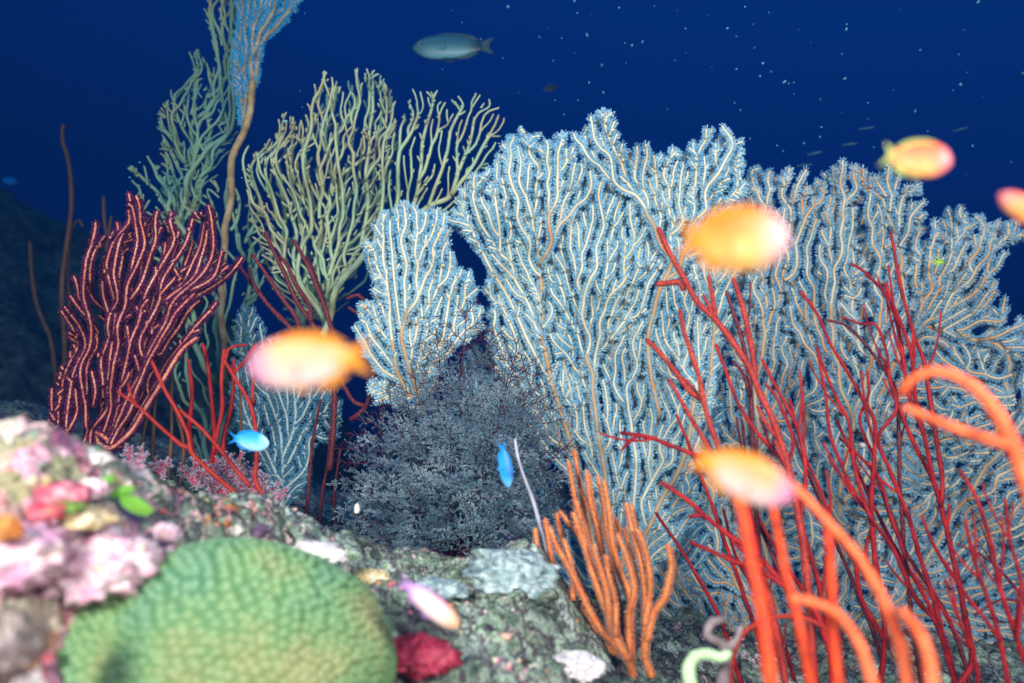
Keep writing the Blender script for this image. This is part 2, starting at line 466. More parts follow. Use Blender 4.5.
# ---- hand-laid whips and fingers --------------------------------------------------
RG = 'red whip corals crowding the right side'
def whips(name, label, cat, group, lines, mat, step=5.0, fuzz=None, per_m=900, plen=.0025, pwid=.0009, seed=1, base=None, wander=.004, part='branch', sides=8, rough=.05, lateral=1.2, twigs=0):
    """lines: (points [(px,py)] from root to tip, depth or (d0,d1), radius px at root, radius px at tip[, material])"""
    rs = np.random.RandomState(seed)
    root = None
    for ln in lines:
        pts, d, r0, r1 = ln[:4]; mt = ln[4] if len(ln) > 4 and ln[4] is not None else mat
        d0, d1 = d if isinstance(d, tuple) else (d, d)
        c = catmull([np.array(p, float) for p in pts], step)
        n = len(c); t = np.linspace(0, 1, n); dd = d0 + (d1 - d0) * t
        ph = rs.uniform(0, 6.28, 4)
        dd = dd + wander * (np.sin(t * 5 + ph[0]) + .5 * np.sin(t * 13 + ph[1])) * np.minimum(1, t * 4)
        wob = .35 * (np.sin(t * n * .45 + ph[2]) + np.sin(t * n * .21 + ph[3]))
        P = np.stack([(c[:, 0] + wob * .8 - 512) / FPX * dd, dd, (341.5 - c[:, 1]) / FPX * dd], 1)
        if group == RG: r0, r1 = r0 * .86, r1 * .86
        rr = (r0 + (r1 - r0) * t ** 1.3) * dd / FPX * (1 + .06 * np.sin(t * n * .9 + ph[1]))
        if root is None:
            root = thing(name, P[0] if base is None else base, label, cat, group)
        mb = MB(); tube(mb, P, rr, sides, seed=rs.randint(1 << 30), rough=rough)
        b = mb.build(part, mt, root)
        if twigs and n > 24:
            for q in range(rs.randint(1, 1 + twigs)):
                i0 = rs.randint(int(n * .25), int(n * .85)); tg = tangents(P)[i0]; sd_ = rs.choice((-1, 1)); a_ = R(rs.uniform(18, 40)) * sd_
                dv = np.array((tg[0] * math.cos(a_) - tg[2] * math.sin(a_), tg[1] + rs.normal(0, .25), tg[0] * math.sin(a_) + tg[2] * math.cos(a_)))
                L_t = rs.uniform(.03, .10); uu = np.linspace(0, 1, 12)[:, None]
                Pt = P[i0] + dv * L_t * uu + (tg - dv) * L_t * .35 * uu ** 2 + np.array((0, 0, .12 * L_t)) * uu ** 2
                mt_ = MB(); tube(mt_, Pt, rr[i0] * (.72 - .22 * uu[:, 0]), sides, seed=q, rough=rough); mt_.build('twig', mt, b)
        if fuzz is not None:
            pm = MB(); polyps(pm, P, rr, rs, per_m, plen, pwid, lateral=lateral, lean=.2); pm.build('polyps', fuzz, b, smooth=False)
    return root
#@@SETTING
# ================================================================== the setting
def mat_rock(name, cols, pinks, zone_pos=None):
    m, t, o = nodes_of(name); N = t.nodes; Lk = t.links
    tc = N.new('ShaderNodeTexCoord')
    def ramp(fac, cs, ps):
        rp = N.new('ShaderNodeValToRGB'); el = rp.color_ramp.elements
        el[0].position = ps[0]; el[0].color = (*cs[0], 1); el[1].position = ps[-1]; el[1].color = (*cs[-1], 1)
        for p, c in list(zip(ps, cs))[1:-1]: e = el.new(p); e.color = (*c, 1)
        Lk.new(fac, rp.inputs[0]); return rp.outputs[0]
    def noise(s, d=6, r=.6):
        n = N.new('ShaderNodeTexNoise'); n.inputs['Scale'].default_value = s; n.inputs['Detail'].default_value = d
        n.inputs['Roughness'].default_value = r; Lk.new(tc.outputs['Object'], n.inputs['Vector']); return n.outputs['Fac']
    base = ramp(noise(26), cols, np.linspace(.32, .68, len(cols)))
    # crust patches: voronoi cells of strong colour
    vo = N.new('ShaderNodeTexVoronoi'); vo.inputs['Scale'].default_value = 42; vo.inputs['Randomness'].default_value = 1
    wp = N.new('ShaderNodeMix'); wp.data_type = 'VECTOR'; wp.inputs['Factor'].default_value = .025
    nc = N.new('ShaderNodeTexNoise'); nc.inputs['Scale'].default_value = 30; Lk.new(tc.outputs['Object'], nc.inputs['Vector'])
    Lk.new(tc.outputs['Object'], wp.inputs['A']); Lk.new(nc.outputs['Color'], wp.inputs['B'])
    Lk.new(wp.outputs['Result'], vo.inputs['Vector'])
    sp = N.new('ShaderNodeSeparateColor'); Lk.new(vo.outputs['Color'], sp.inputs[0])
    patch = ramp(sp.outputs[0], pinks, np.linspace(.05, .95, len(pinks)))
    if zone_pos is None: zf = None
    at = N.new('ShaderNodeAttribute'); at.attribute_name = 'crust'
    add = N.new('ShaderNodeMath'); add.operation = 'ADD'; Lk.new(at.outputs['Fac'], add.inputs[0]); Lk.new(noise(60, 4), add.inputs[1])
    gt = N.new('ShaderNodeMapRange'); gt.inputs['From Min'].default_value = .95; gt.inputs['From Max'].default_value = 1.05
    Lk.new(add.outputs[0], gt.inputs['Value'])
    mx = N.new('ShaderNodeMix'); mx.data_type = 'RGBA'; Lk.new(gt.outputs[0], mx.inputs['Factor']); Lk.new(base, mx.inputs['A']); Lk.new(patch, mx.inputs['B'])
    bigv = ramp(noise(9, 5, .65), [(.22, .16, .24), (.55, .60, .52), (1.0, 1.05, .95), (1.25, 1.3, 1.25)], [.36, .46, .56, .68])
    mb_ = N.new('ShaderNodeMix'); mb_.data_type = 'RGBA'; mb_.blend_type = 'MULTIPLY'; mb_.inputs['Factor'].default_value = 1
    Lk.new(base, mb_.inputs['A']); Lk.new(bigv, mb_.inputs['B']); Lk.new(mb_.outputs['Result'], mx.inputs['A'])
    # fine speckle of sand and algae
    sk = ramp(noise(240, 4, .7), [(0.35, 0.35, 0.35), (1, 1, 1), (1.6, 1.6, 1.5)], [.36, .52, .68])
    mu = N.new('ShaderNodeMix'); mu.data_type = 'RGBA'; mu.blend_type = 'MULTIPLY'; mu.inputs['Factor'].default_value = .8
    Lk.new(mx.outputs['Result'], mu.inputs['A']); Lk.new(sk, mu.inputs['B'])
    b = N.new('ShaderNodeBsdfPrincipled'); b.inputs['Roughness'].default_value = .75; b.inputs['Specular IOR Level'].default_value = .25
    Lk.new(mu.outputs['Result'], b.inputs['Base Color'])
    bp = N.new('ShaderNodeBump'); bp.inputs['Strength'].default_value = .7; bp.inputs['Distance'].default_value = .004
    Lk.new(noise(170, 6, .7), bp.inputs['Height']); Lk.new(bp.outputs[0], b.inputs['Normal'])
    Lk.new(b.outputs[0], o.inputs[0]); return m

M['rock'] = mat_rock('encrusted_reef_rock',
    [(.06, .03, .06), (.14, .20, .15), (.34, .42, .34), (.08, .05, .08), (.46, .56, .50), (.18, .26, .14)],
    [(.62, .22, .38), (.70, .46, .52), (.45, .05, .08), (.62, .56, .46), (.68, .32, .46), (.30, .33, .14), (.72, .62, .60), (.55, .20, .05)])
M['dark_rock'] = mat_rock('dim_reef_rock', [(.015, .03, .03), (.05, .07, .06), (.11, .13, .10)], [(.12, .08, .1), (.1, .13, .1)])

# control points of the near reef: pixel, pixel, distance
ctl = [(-160, 420, .50), (0, 442, .56), (80, 452, .62), (150, 468, .68), (230, 494, .80), (300, 518, .90), (350, 536, .97), (400, 552, 1.0),
       (470, 560, .97), (500, 553, .93), (530, 549, .90), (560, 566, .88), (582, 640, .83), (612, 700, .80),
       (-160, 600, .42), (0, 560, .49), (0, 683, .45), (100, 683, .54), (100, 520, .56), (180, 515, .66), (210, 620, .56), (200, 683, .60), (330, 610, .68),
       (330, 690, .54), (430, 600, .78), (430, 683, .64), (500, 600, .82), (540, 620, .78), (540, 683, .68), (620, 740, .66), (300, 560, .76), (380, 580, .84)]
cp = [W(*c) for c in ctl]
cp += [np.array(v) for v in ((-.55, .75, -.17), (-.38, .80, -.2), (-.42, .98, -.24), (-.33, 1.08, -.33), (-.1, 1.14, -.38), (0.05, 1.03, -.37), (.16, .98, -.49), (.26, .88, -.50),
       (.5, .85, -.5), (-.7, 1.15, -.20), (-1.2, 1.3, -.12), (-1.6, 2.2, -.2), (-.6, 1.6, -.35), (0, 1.4, -.5), (.5, 1.4, -.56), (1.2, 1.4, -.6), (1.8, 1.8, -.7),
       (-.5, 2.4, -.6), (.6, 2.5, -.9), (2, 2.6, -1.1), (.2, .3, -.42), (-.25, .36, -.28), (.5, .4, -.55), (.9, .7, -.58), (-.3, .2, -.32), (-.1, .25, -.3), (-.7, .4, -.1), (-1.0, .8, -.05))]
cp = np.array(cp)
def phi(r2): return np.sqrt(r2 + .0016)
A_ = phi(((cp[:, None, :2] - cp[None, :, :2]) ** 2).sum(-1)) + np.eye(len(cp)) * -.004
wz = np.linalg.solve(A_, cp[:, 2] + .3)
def ground_z(x, y):
    x = np.asarray(x, float); y = np.asarray(y, float); s = np.zeros(np.broadcast(x, y).shape)
    for k in range(len(cp)): s = s + wz[k] * phi((x - cp[k, 0]) ** 2 + (y - cp[k, 1]) ** 2)
    return s - .3
def rough_z(x, y):
    r = fbm(x, y, 11, 3, 3) * .030 + fbm(x, y, 42, 3, 9) * .016
    v = np.abs(fbm(x, y, 24, 2, 31)); r = r - np.clip(.10 - v, 0, 1) * .10
    return r + fbm(x, y, 170, 3, 5) * .0045
us = np.linspace(-1.25, 1.25, 640); yy = np.geomspace(.16, 2.7, 460)
U, YY = np.meshgrid(us, yy); XX = U * YY
sxx = XX + U * 0; ZZ = ground_z(XX, YY) + rough_z(XX, YY)
nv, nu = XX.shape; i = np.arange(nv - 1)[:, None] * nu; j = np.arange(nu - 1)[None]
Qg = np.stack([i + j, i + j + 1, i + nu + j + 1, i + nu + j], -1).reshape(-1, 4)
reef = mobj('reef_rock', np.stack([XX, YY, ZZ], -1).reshape(-1, 3), Qg, M['rock']); props(reef, kind='structure')
crust = np.clip(.85 - (YY - .30) * .75 - np.clip(XX + .28, 0, 1) * 1.3, .30, .75) + fbm(XX, YY, 9, 2, 77) * .25
a = reef.data.attributes.new('crust', 'FLOAT', 'POINT'); a.data.foreach_set('value', crust.ravel().astype(np.float32))

# the sea floor beyond, falling away into the deep
ry = np.geomspace(1.6, 120, 90); ru = np.linspace(-2.4, 2.4, 120)
U2, Y2 = np.meshgrid(ru, ry); X2 = U2 * Y2
Z2 = -.75 - .42 * (Y2 - 1.6) ** .9 * (1 + .15 * np.tanh(X2 / (Y2 + 1))) + fbm(X2, Y2, .7, 5, 12) * .5 * np.clip((Y2 - 1.6), 0, 1.5)
Z2 = np.maximum(Z2, -14 + fbm(X2, Y2, .1, 3, 4))
nv, nu = X2.shape; i = np.arange(nv - 1)[:, None] * nu; j = np.arange(nu - 1)[None]
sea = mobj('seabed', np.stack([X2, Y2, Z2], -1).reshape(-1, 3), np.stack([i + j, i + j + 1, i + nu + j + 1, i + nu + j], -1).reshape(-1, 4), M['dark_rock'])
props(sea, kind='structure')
# the dim reef slope at the left, some metres away
gx = np.linspace(-6.5, .2, 240); gy = np.linspace(2.3, 7.5, 150); X3, Y3 = np.meshgrid(gx, gy)
ridge = np.interp(X3, [-6.5, -3.5, -2.85, -2.45, -2.0, -1.5, -.9, 0.2], [1.6, 1.05, .80, .62, .38, -.1, -.9, -1.8])
Z3 = ridge - np.abs(Y3 - 4.1) ** 1.5 * .55 * np.where(Y3 < 4.1, 1.15, .8) + fbm(X3, Y3, 1.6, 5, 21, .55) * .42 + fbm(X3, Y3, 14, 3, 22) * .07
nv, nu = X3.shape; i = np.arange(nv - 1)[:, None] * nu; j = np.arange(nu - 1)[None]
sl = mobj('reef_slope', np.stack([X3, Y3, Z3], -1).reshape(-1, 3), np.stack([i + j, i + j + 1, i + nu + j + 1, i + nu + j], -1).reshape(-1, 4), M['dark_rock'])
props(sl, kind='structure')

# the water itself: even, blue, thickens with distance
hm, ht, ho = nodes_of('sea_water_volume')
pv = ht.nodes.new('ShaderNodeVolumePrincipled'); pv.inputs['Color'].default_value = (.02, .20, .60, 1); pv.inputs['Density'].default_value = .045
pv.inputs['Anisotropy'].default_value = .2
ht.links.new(pv.outputs[0], ho.inputs['Volume'])
hv = np.array([(x, y, z) for x in (-60, 60) for y in (-1.2, 130) for z in (-17, 3.2)], float)
hz = mobj('haze', hv, np.array([(0, 1, 3, 2), (4, 6, 7, 5), (0, 4, 5, 1), (2, 3, 7, 6), (0, 2, 6, 4), (1, 5, 7, 3)]), hm, smooth=False)
props(hz, kind='stuff')
hz.display_type = 'WIRE'
#@@FANS
# ================================================================== the corals
FG = 'sea fans standing along the reef edge'
# --- big pale fan in the middle
polyN = [(443, 218), (452, 200), (470, 172), (490, 165), (497, 140), (512, 122), (530, 122), (545, 138), (560, 128), (578, 138), (590, 112), (606, 110), (618, 122), (612, 145),
         (625, 150), (640, 140), (655, 160), (668, 138), (684, 150), (700, 128), (716, 122), (735, 128), (750, 134), (742, 165), (742, 250), (728, 350), (706, 430), (690, 520), (650, 600), (610, 600),
         (585, 520), (562, 470), (520, 430), (496, 385), (486, 345), (484, 315), (488, 300), (478, 290), (486, 262), (466, 240)]
seedsN = [[(612, 660), (606, 600), (592, 540), (580, 480), (562, 415), (552, 385), (545, 350)],
          [(580, 480), (570, 440), (572, 400), (564, 360)],
          [(606, 600), (600, 540), (604, 480), (596, 430), (592, 390)],
          [(604, 480), (613, 440), (610, 390), (616, 350)],
          [(606, 600), (624, 540), (634, 480), (632, 430)],
          [(626, 530), (648, 470), (660, 420), (660, 380)],
          [(620, 560), (655, 510), (684, 450), (694, 400)],
          [(562, 415), (540, 400), (520, 370), (504, 340)], [(552, 385), (530, 345), (510, 300), (492, 270), (476, 240)], [(545, 350), (540, 310), (528, 270), (515, 235)], [(684, 450), (708, 390), (718, 340)],
          [(596, 430), (584, 370), (588, 320), (580, 280)], [(660, 420), (650, 350), (656, 300)], [(694, 400), (690, 340), (702, 290)]]
def flowN(x, y):
    return (x - 600) * (.85 if x < 600 else .45) * max(.35, 1 - (500 - y) / 900), (y - 660)
gN = grow(seedsN, polyN, 8.7, (600, 700), seed=4, flow=flowN, spread=44, noise=.085, layers=2, branch_every=(10, 24), inertia=.86, ragged=30, swirl=.5)
sea_fan('sea_fan', 'large pale blue and cream sea fan in the middle, the tallest of the whitish ones', 'sea fan', FG, gN, 1.30, M['white_core'], M['white_polyp'],
        1.22, 2.4, .11, per_m=3100, plen=.0072, pwid=.0015, lateral=.40, relief=.035, seed=3, stem=M['stem_tan'], layers=2, layer_gap=.035, jitter=.003)
# --- its denser companion behind it
polyN2 = [(500, 250), (520, 180), (560, 165), (600, 160), (640, 175), (690, 170), (735, 160), (745, 260), (720, 400), (700, 600), (600, 640), (520, 590), (465, 520), (450, 400), (466, 345), (500, 335), (520, 300)]
seedsN2 = [[(640, 680), (630, 600), (600, 500), (570, 400), (545, 300), (530, 230)], [(630, 600), (630, 480), (610, 360), (600, 250)], [(630, 600), (665, 480), (665, 360), (660, 250)], [(650, 540), (700, 440), (715, 330), (725, 220)], [(630, 600), (560, 540), (510, 470), (480, 400), (474, 365)], [(560, 540), (540, 470), (520, 400)]]
gN2 = grow(seedsN2, polyN2, 7.6, (610, 760), seed=14, spread=34, noise=.13)
sea_fan('sea_fan', 'pale sea fan half hidden behind the large cream one in the middle', 'sea fan', FG, gN2, 1.385, M['blue_core'], M['shade_tint_polyp'],
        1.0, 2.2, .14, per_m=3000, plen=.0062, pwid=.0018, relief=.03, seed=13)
# --- wide tan fan at the right
polyO = [(742, 190), (750, 168), (765, 160), (778, 172), (792, 165), (806, 182), (822, 178), (832, 160), (846, 168), (858, 160), (870, 172), (884, 165), (896, 185), (915, 184), (927, 192),
         (930, 218), (944, 240), (950, 205), (962, 200), (975, 212), (990, 205), (1002, 222), (1020, 212), (1060, 222), (1060, 236), (1012, 240), (998, 262), (1004, 294), (1030, 322), (1100, 335), (1110, 683), (1040, 720), (760, 730), (690, 690), (650, 640), (640, 590), (690, 520), (716, 400), (735, 300)]
seedsO = [[(800, 760), (795, 690), (780, 620), (770, 560), (758, 500), (762, 450)],
          [(795, 690), (800, 600), (794, 530), (802, 470), (796, 420)],
          [(795, 690), (826, 610), (842, 540), (840, 480), (850, 430)],
          [(780, 620), (745, 560), (730, 500), (722, 450), (728, 400)],
          [(840, 500), (872, 450), (880, 400), (892, 360)],
          [(826, 610), (880, 550), (918, 490), (932, 430), (950, 380)],
          [(810, 650), (895, 600), (955, 540), (985, 470), (1010, 400), (1020, 340)],
          [(795, 690), (880, 665), (970, 615), (1050, 550)],
          [(795, 690), (740, 640), (706, 595), (684, 560)], [(802, 470), (812, 420), (806, 370)], [(762, 450), (752, 400), (760, 350)], [(850, 430), (846, 380), (856, 340)], [(892, 360), (900, 310), (896, 270)]]
def flowO(x, y):
    return (x - 790) * (.9 if x > 900 else .5), (y - 760) * (1.0 if x < 900 else .8)
gO = grow(seedsO, polyO, 9.8, (800, 760), seed=6, flow=flowO, spread=46, noise=.13, inertia=.82, branch_every=(9, 22), layers=2, swirl=.7, ragged=24)
sea_fan('sea_fan', 'wide tan and dusty blue sea fan filling the right side behind the red whips', 'sea fan', FG, gO, 1.36, M['tan_core'], M['tan_polyp'],
        1.22, 2.4, .11, per_m=3100, plen=.0074, pwid=.0016, lateral=.40, relief=.04, seed=8, stem=M['stem_tan'], layers=2, layer_gap=.04, jitter=.003)
polyO2 = [(760, 240), (850, 200), (920, 230), (975, 270), (1000, 320), (1060, 350), (1080, 683), (720, 683), (700, 560), (740, 400)]
seedsO2 = [[(830, 740), (820, 600), (800, 450), (800, 300)], [(820, 600), (870, 450), (880, 300)], [(820, 600), (930, 500), (960, 330)], [(825, 660), (960, 600), (1040, 480)], [(825, 660), (750, 560), (745, 440)]]
gO2 = grow(seedsO2, polyO2, 9, (820, 800), seed=26, spread=42, noise=.2)
sea_fan('sea_fan', 'shaded sea fan glimpsed through the gaps of the wide tan one at right', 'sea fan', FG, gO2, 1.47, M['blue_core'], M['shade_tint_polyp'],
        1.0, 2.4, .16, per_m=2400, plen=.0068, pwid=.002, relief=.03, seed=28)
# --- smaller pale fan left of the centre
polyM = [(372, 222), (384, 202), (400, 196), (420, 205), (440, 204), (452, 225), (450, 250), (462, 262), (476, 270), (478, 300), (486, 320), (470, 340), (455, 345), (440, 372), (425, 398), (412, 408), (390, 410), (368, 402),
         (360, 385), (372, 370), (352, 340), (350, 300), (366, 296), (372, 270), (356, 245)]
seedsM = [[(438, 560), (432, 480), (416, 395), (404, 345), (396, 290), (390, 230)], [(416, 395), (425, 340), (424, 280), (418, 225)], [(416, 395), (442, 345), (450, 300), (458, 275)],
          [(414, 400), (390, 372), (372, 335), (358, 305)], [(418, 398), (398, 398), (378, 394), (368, 384)], [(400, 320), (378, 290), (366, 262), (366, 250)]]
gM = grow(seedsM, polyM, 8.4, (425, 470), seed=9, spread=42, noise=.08, layers=2, branch_every=(10, 24), inertia=.85, ragged=26)
sea_fan('sea_fan', 'small pale fan between the olive coral and the large cream fan, above the dark bush', 'sea fan', FG, gM, 1.24, M['white_core'], M['white_polyp'],
        1.25, 2.3, .11, per_m=3100, plen=.0070, pwid=.0015, lateral=.40, relief=.03, seed=33, stem=M['stem_tan'], stem_at=30, layers=2, layer_gap=.03)
# --- grey-blue fan low at left, behind the big blurred fish
polyJ = [(236, 330), (240, 306), (258, 302), (266, 330), (300, 335), (318, 372), (330, 380), (342, 402), (340, 440), (325, 452), (312, 440), (312, 470), (298, 500), (282, 508), (268, 500),
         (262, 470), (250, 440), (232, 425), (228, 380)]
seedsJ = [[(284, 524), (283, 490), (280, 450), (270, 410), (258, 370), (250, 325)], [(281, 460), (292, 425), (290, 380), (280, 345)], [(284, 470), (302, 430), (318, 415), (330, 430), (337, 410)],
          [(284, 490), (305, 470), (310, 452)], [(280, 480), (264, 450), (246, 420), (238, 380)]]
gJ = grow(seedsJ, polyJ, 6.9, (285, 620), seed=21, spread=34, noise=.15)
sea_fan('sea_fan', 'grey-blue sea fan low at left, partly behind a blurred yellow fish', 'sea fan', FG, gJ, 1.32, M['blue_core'], M['blue_polyp'],
        1.0, 2.2, .16, per_m=3200, plen=.0070, pwid=.0016, relief=.02, seed=23)

# --- olive candelabra corals behind
OG = 'bare olive candelabra corals at the back'
polyL = [(384, 140), (398, 105), (408, 78), (420, 84), (432, 80), (440, 95), (455, 85), (466, 98), (476, 84), (488, 90), (500, 104), (506, 122), (494, 150), (486, 176), (470, 182), (452, 212), (430, 235), (400, 250), (380, 220), (372, 180)]
seedsL = [[(322, 350), (334, 308), (354, 272), (372, 245), (400, 222), (428, 205), (452, 195), (474, 168), (490, 135)], [(374, 244), (392, 210), (400, 165), (404, 120)],
          [(400, 222), (418, 185), (424, 140), (430, 100)], [(428, 205), (446, 165), (452, 125), (462, 100)], [(452, 195), (468, 150), (474, 115)], [(372, 245), (380, 200), (384, 165)]]
gL = grow(seedsL, polyL, 6.4, (420, 330), seed=5, spread=34, noise=.2, branch_every=(8, 20), inertia=.6)
sea_fan('candelabra_coral', 'yellow-green bare coral, rightmost of the olive ones, touching the large cream fan', 'coral', OG, gL, 1.58, M['olive'], None, .9, 4.6, .27, relief=.05, seed=41, jitter=.004)
polyK = [(252, 170), (262, 140), (276, 118), (292, 112), (306, 124), (318, 95), (332, 78), (350, 92), (360, 74), (382, 70), (392, 95), (396, 130), (384, 170), (378, 210), (366, 240), (350, 285), (330, 315), (306, 320), (282, 290), (262, 255), (250, 215)]
seedsK = [[(322, 380), (322, 340), (330, 300), (340, 250), (345, 190), (340, 130)], [(326, 320), (305, 280), (292, 230), (282, 180), (276, 135)], [(330, 300), (352, 262), (362, 210), (368, 150), (372, 95)],
          [(305, 280), (310, 230), (312, 170), (318, 115)], [(305, 280), (278, 250), (264, 215), (258, 180)]]
gK = grow(seedsK, polyK, 7.8, (318, 430), seed=15, spread=34, noise=.2, layers=2, branch_every=(8, 22), inertia=.6)
sea_fan('candelabra_coral', 'yellow-green bare coral with tall crowded twigs, above the dark red whips', 'coral', OG, gK, 1.66, M['olive'], None, .9, 3.2, .22, relief=.07, seed=43, jitter=.006)
polyK2 = [(270, 150), (320, 100), (355, 84), (390, 84), (400, 140), (376, 260), (330, 330), (285, 330), (262, 260)]
gK2 = grow([[(300, 390), (305, 330), (325, 250), (340, 150)], [(305, 330), (290, 260), (285, 180)], [(312, 300), (360, 220), (375, 130)]], polyK2, 8.5, (320, 460), seed=16, spread=32, noise=.2)
sea_fan('candelabra_coral', 'dim teal-green bare coral in the gaps behind the yellow-green crowded twigs', 'coral', OG, gK2, 1.95, M['depth_dimmed_olive'], None, 1.0, 4.0, .30, relief=.05, seed=44, jitter=.006)
polyI = [(126, 165), (150, 150), (170, 170), (190, 190), (215, 170), (240, 185), (262, 190), (268, 240), (255, 300), (250, 400), (225, 470), (190, 470), (180, 380), (160, 280), (140, 210)]
seedsI = [[(222, 520), (224, 440), (226, 370), (222, 300), (214, 240), (205, 200)], [(224, 440), (240, 360), (246, 290), (240, 220)], [(222, 300), (200, 250), (170, 205), (134, 172)], [(224, 400), (200, 340), (190, 280)]]
gI = grow(seedsI, polyI, 8, (225, 560), seed=18, spread=30, noise=.2, branch_every=(16, 36))
sea_fan('candelabra_coral', 'straggly olive coral whose twigs show just right of the purple coral', 'coral', OG, gI, 1.72, M['depth_dimmed_olive'], None, 1.05, 3.6, .28, relief=.06, seed=47, jitter=.006)
polyH = [(206, -30), (240, -30), (238, 90), (228, 135), (216, 165), (204, 200), (176, 235), (158, 215), (153, 178), (164, 120), (176, 98), (186, 50), (196, 42), (200, 72), (208, 55)]
seedsH = [[(196, 340), (186, 240), (196, 180), (208, 156), (225, 132), (231, 110), (233, 80), (234, 40), (236, -20)], [(196, 180), (182, 150), (176, 115)], [(190, 220), (204, 180), (208, 130), (202, 80), (196, 50)],
          [(225, 132), (218, 90), (214, 40), (212, -20)], [(188, 230), (172, 200), (160, 180)]]
gH = grow(seedsH, polyH, 7.6, (196, 420), seed=19, spread=26, noise=.10, layers=3, branch_every=(10, 22))
sea_fan('candelabra_coral', 'tall dense olive-teal coral column reaching the top edge at left', 'coral', OG, gH, 1.78, M['depth_dimmed_olive'], None, .8, 2.6, .22, relief=.05, seed=49, jitter=.006)
polyT = [(233, -30), (300, -30), (296, 8), (286, 26), (272, 36), (262, 44), (262, 80), (256, 112), (246, 130), (236, 136), (238, 105), (232, 70), (231, 20)]
seedsT = [[(222, 380), (224, 260), (233, 180), (240, 153), (252, 127), (258, 98), (261, 60), (262, 42), (270, 10), (276, -20)], [(250, 130), (244, 100), (238, 60), (240, 10), (244, -20)], [(262, 44), (276, 32), (288, 14)], [(258, 90), (252, 50), (254, 0)]]
gT = grow(seedsT, polyT, 5.8, (252, 300), seed=20, spread=26, noise=.12, layers=2, branch_every=(12, 26))
sea_fan('sea_fan', 'bright blue furred sea fan on a long brown trunk at the top left', 'sea fan', None, gT, 1.62, M['trunk'], M['sky_polyp'], .9, 3.6, .30, per_m=3200, plen=.0062, pwid=.0019, relief=.03, seed=51, min_poly=3.6)

# --- purple whip colony at left
polyG = [(60, 560), (40, 470), (44, 380), (50, 318), (56, 300), (66, 296), (72, 268), (80, 262), (92, 236), (100, 224), (108, 215), (116, 206), (120, 184), (128, 195), (140, 182), (142, 205), (150, 210), (156, 195), (168, 202),
         (176, 225), (192, 196), (200, 205), (210, 196), (216, 215), (214, 240), (222, 252), (230, 250), (218, 272), (214, 300), (222, 304), (205, 330), (180, 345), (165, 360), (150, 385), (140, 410), (124, 440), (112, 500), (100, 560)]
seedsG = [[(80, 560), (88, 500), (98, 440), (108, 390), (120, 340), (130, 290), (136, 240), (130, 215), (124, 192)], [(84, 530), (84, 470), (82, 410), (84, 350), (92, 300), (104, 255), (112, 225)], [(82, 545), (66, 470), (56, 420), (54, 370), (58, 320)],
          [(88, 500), (108, 430), (128, 360), (144, 305), (154, 255), (158, 210)], [(90, 490), (118, 425), (146, 360), (168, 310), (184, 260), (198, 212)], [(100, 460), (136, 405), (164, 365), (192, 335), (216, 306)],
          [(96, 470), (130, 400), (160, 350), (190, 300), (208, 250), (212, 210)], [(86, 510), (92, 440), (98, 370), (108, 310), (118, 260)], [(104, 440), (122, 380), (138, 330), (150, 285), (172, 240)],
          [(82, 545), (54, 480), (44, 430), (42, 390)], [(84, 530), (70, 440), (66, 380), (70, 320)], [(140, 370), (176, 322), (206, 286), (228, 254)], [(130, 290), (142, 250), (138, 200)]]
def flowG(x, y): return (x - 20) * .5, (y - 640)
gG = grow(seedsG, polyG, 8.6, (40, 680), seed=31, flow=flowG, spread=30, noise=.06, branch_every=(20, 50), inertia=.84, layers=2, ragged=40, rounds=1, swirl=.15)
sea_fan('purple_whip_coral', 'purple whip coral with salmon cores leaning right, far left', 'coral', None, gG, 1.12, M['purple_core'], M['purple_polyp'], 1.18, 1.4, .04, per_m=5200, plen=.0052, pwid=.0016, relief=.05, seed=53, jitter=.003, lateral=.36, min_poly=9, smooth=8, layers=2, layer_gap=.03, xzj=.0001)
whips('purple_whip_coral', 'single purple and salmon twig looping under the big purple colony', 'coral', None,
      [([(108, 440), (97, 432), (98, 442), (110, 448), (122, 440), (134, 428), (146, 408), (162, 382), (182, 350), (196, 338)], (1.0, 1.06), 1.9, 1.9)], M['purple_core'], fuzz=M['purple_polyp'], per_m=5000, plen=.004, pwid=.0014, seed=59, lateral=.4)
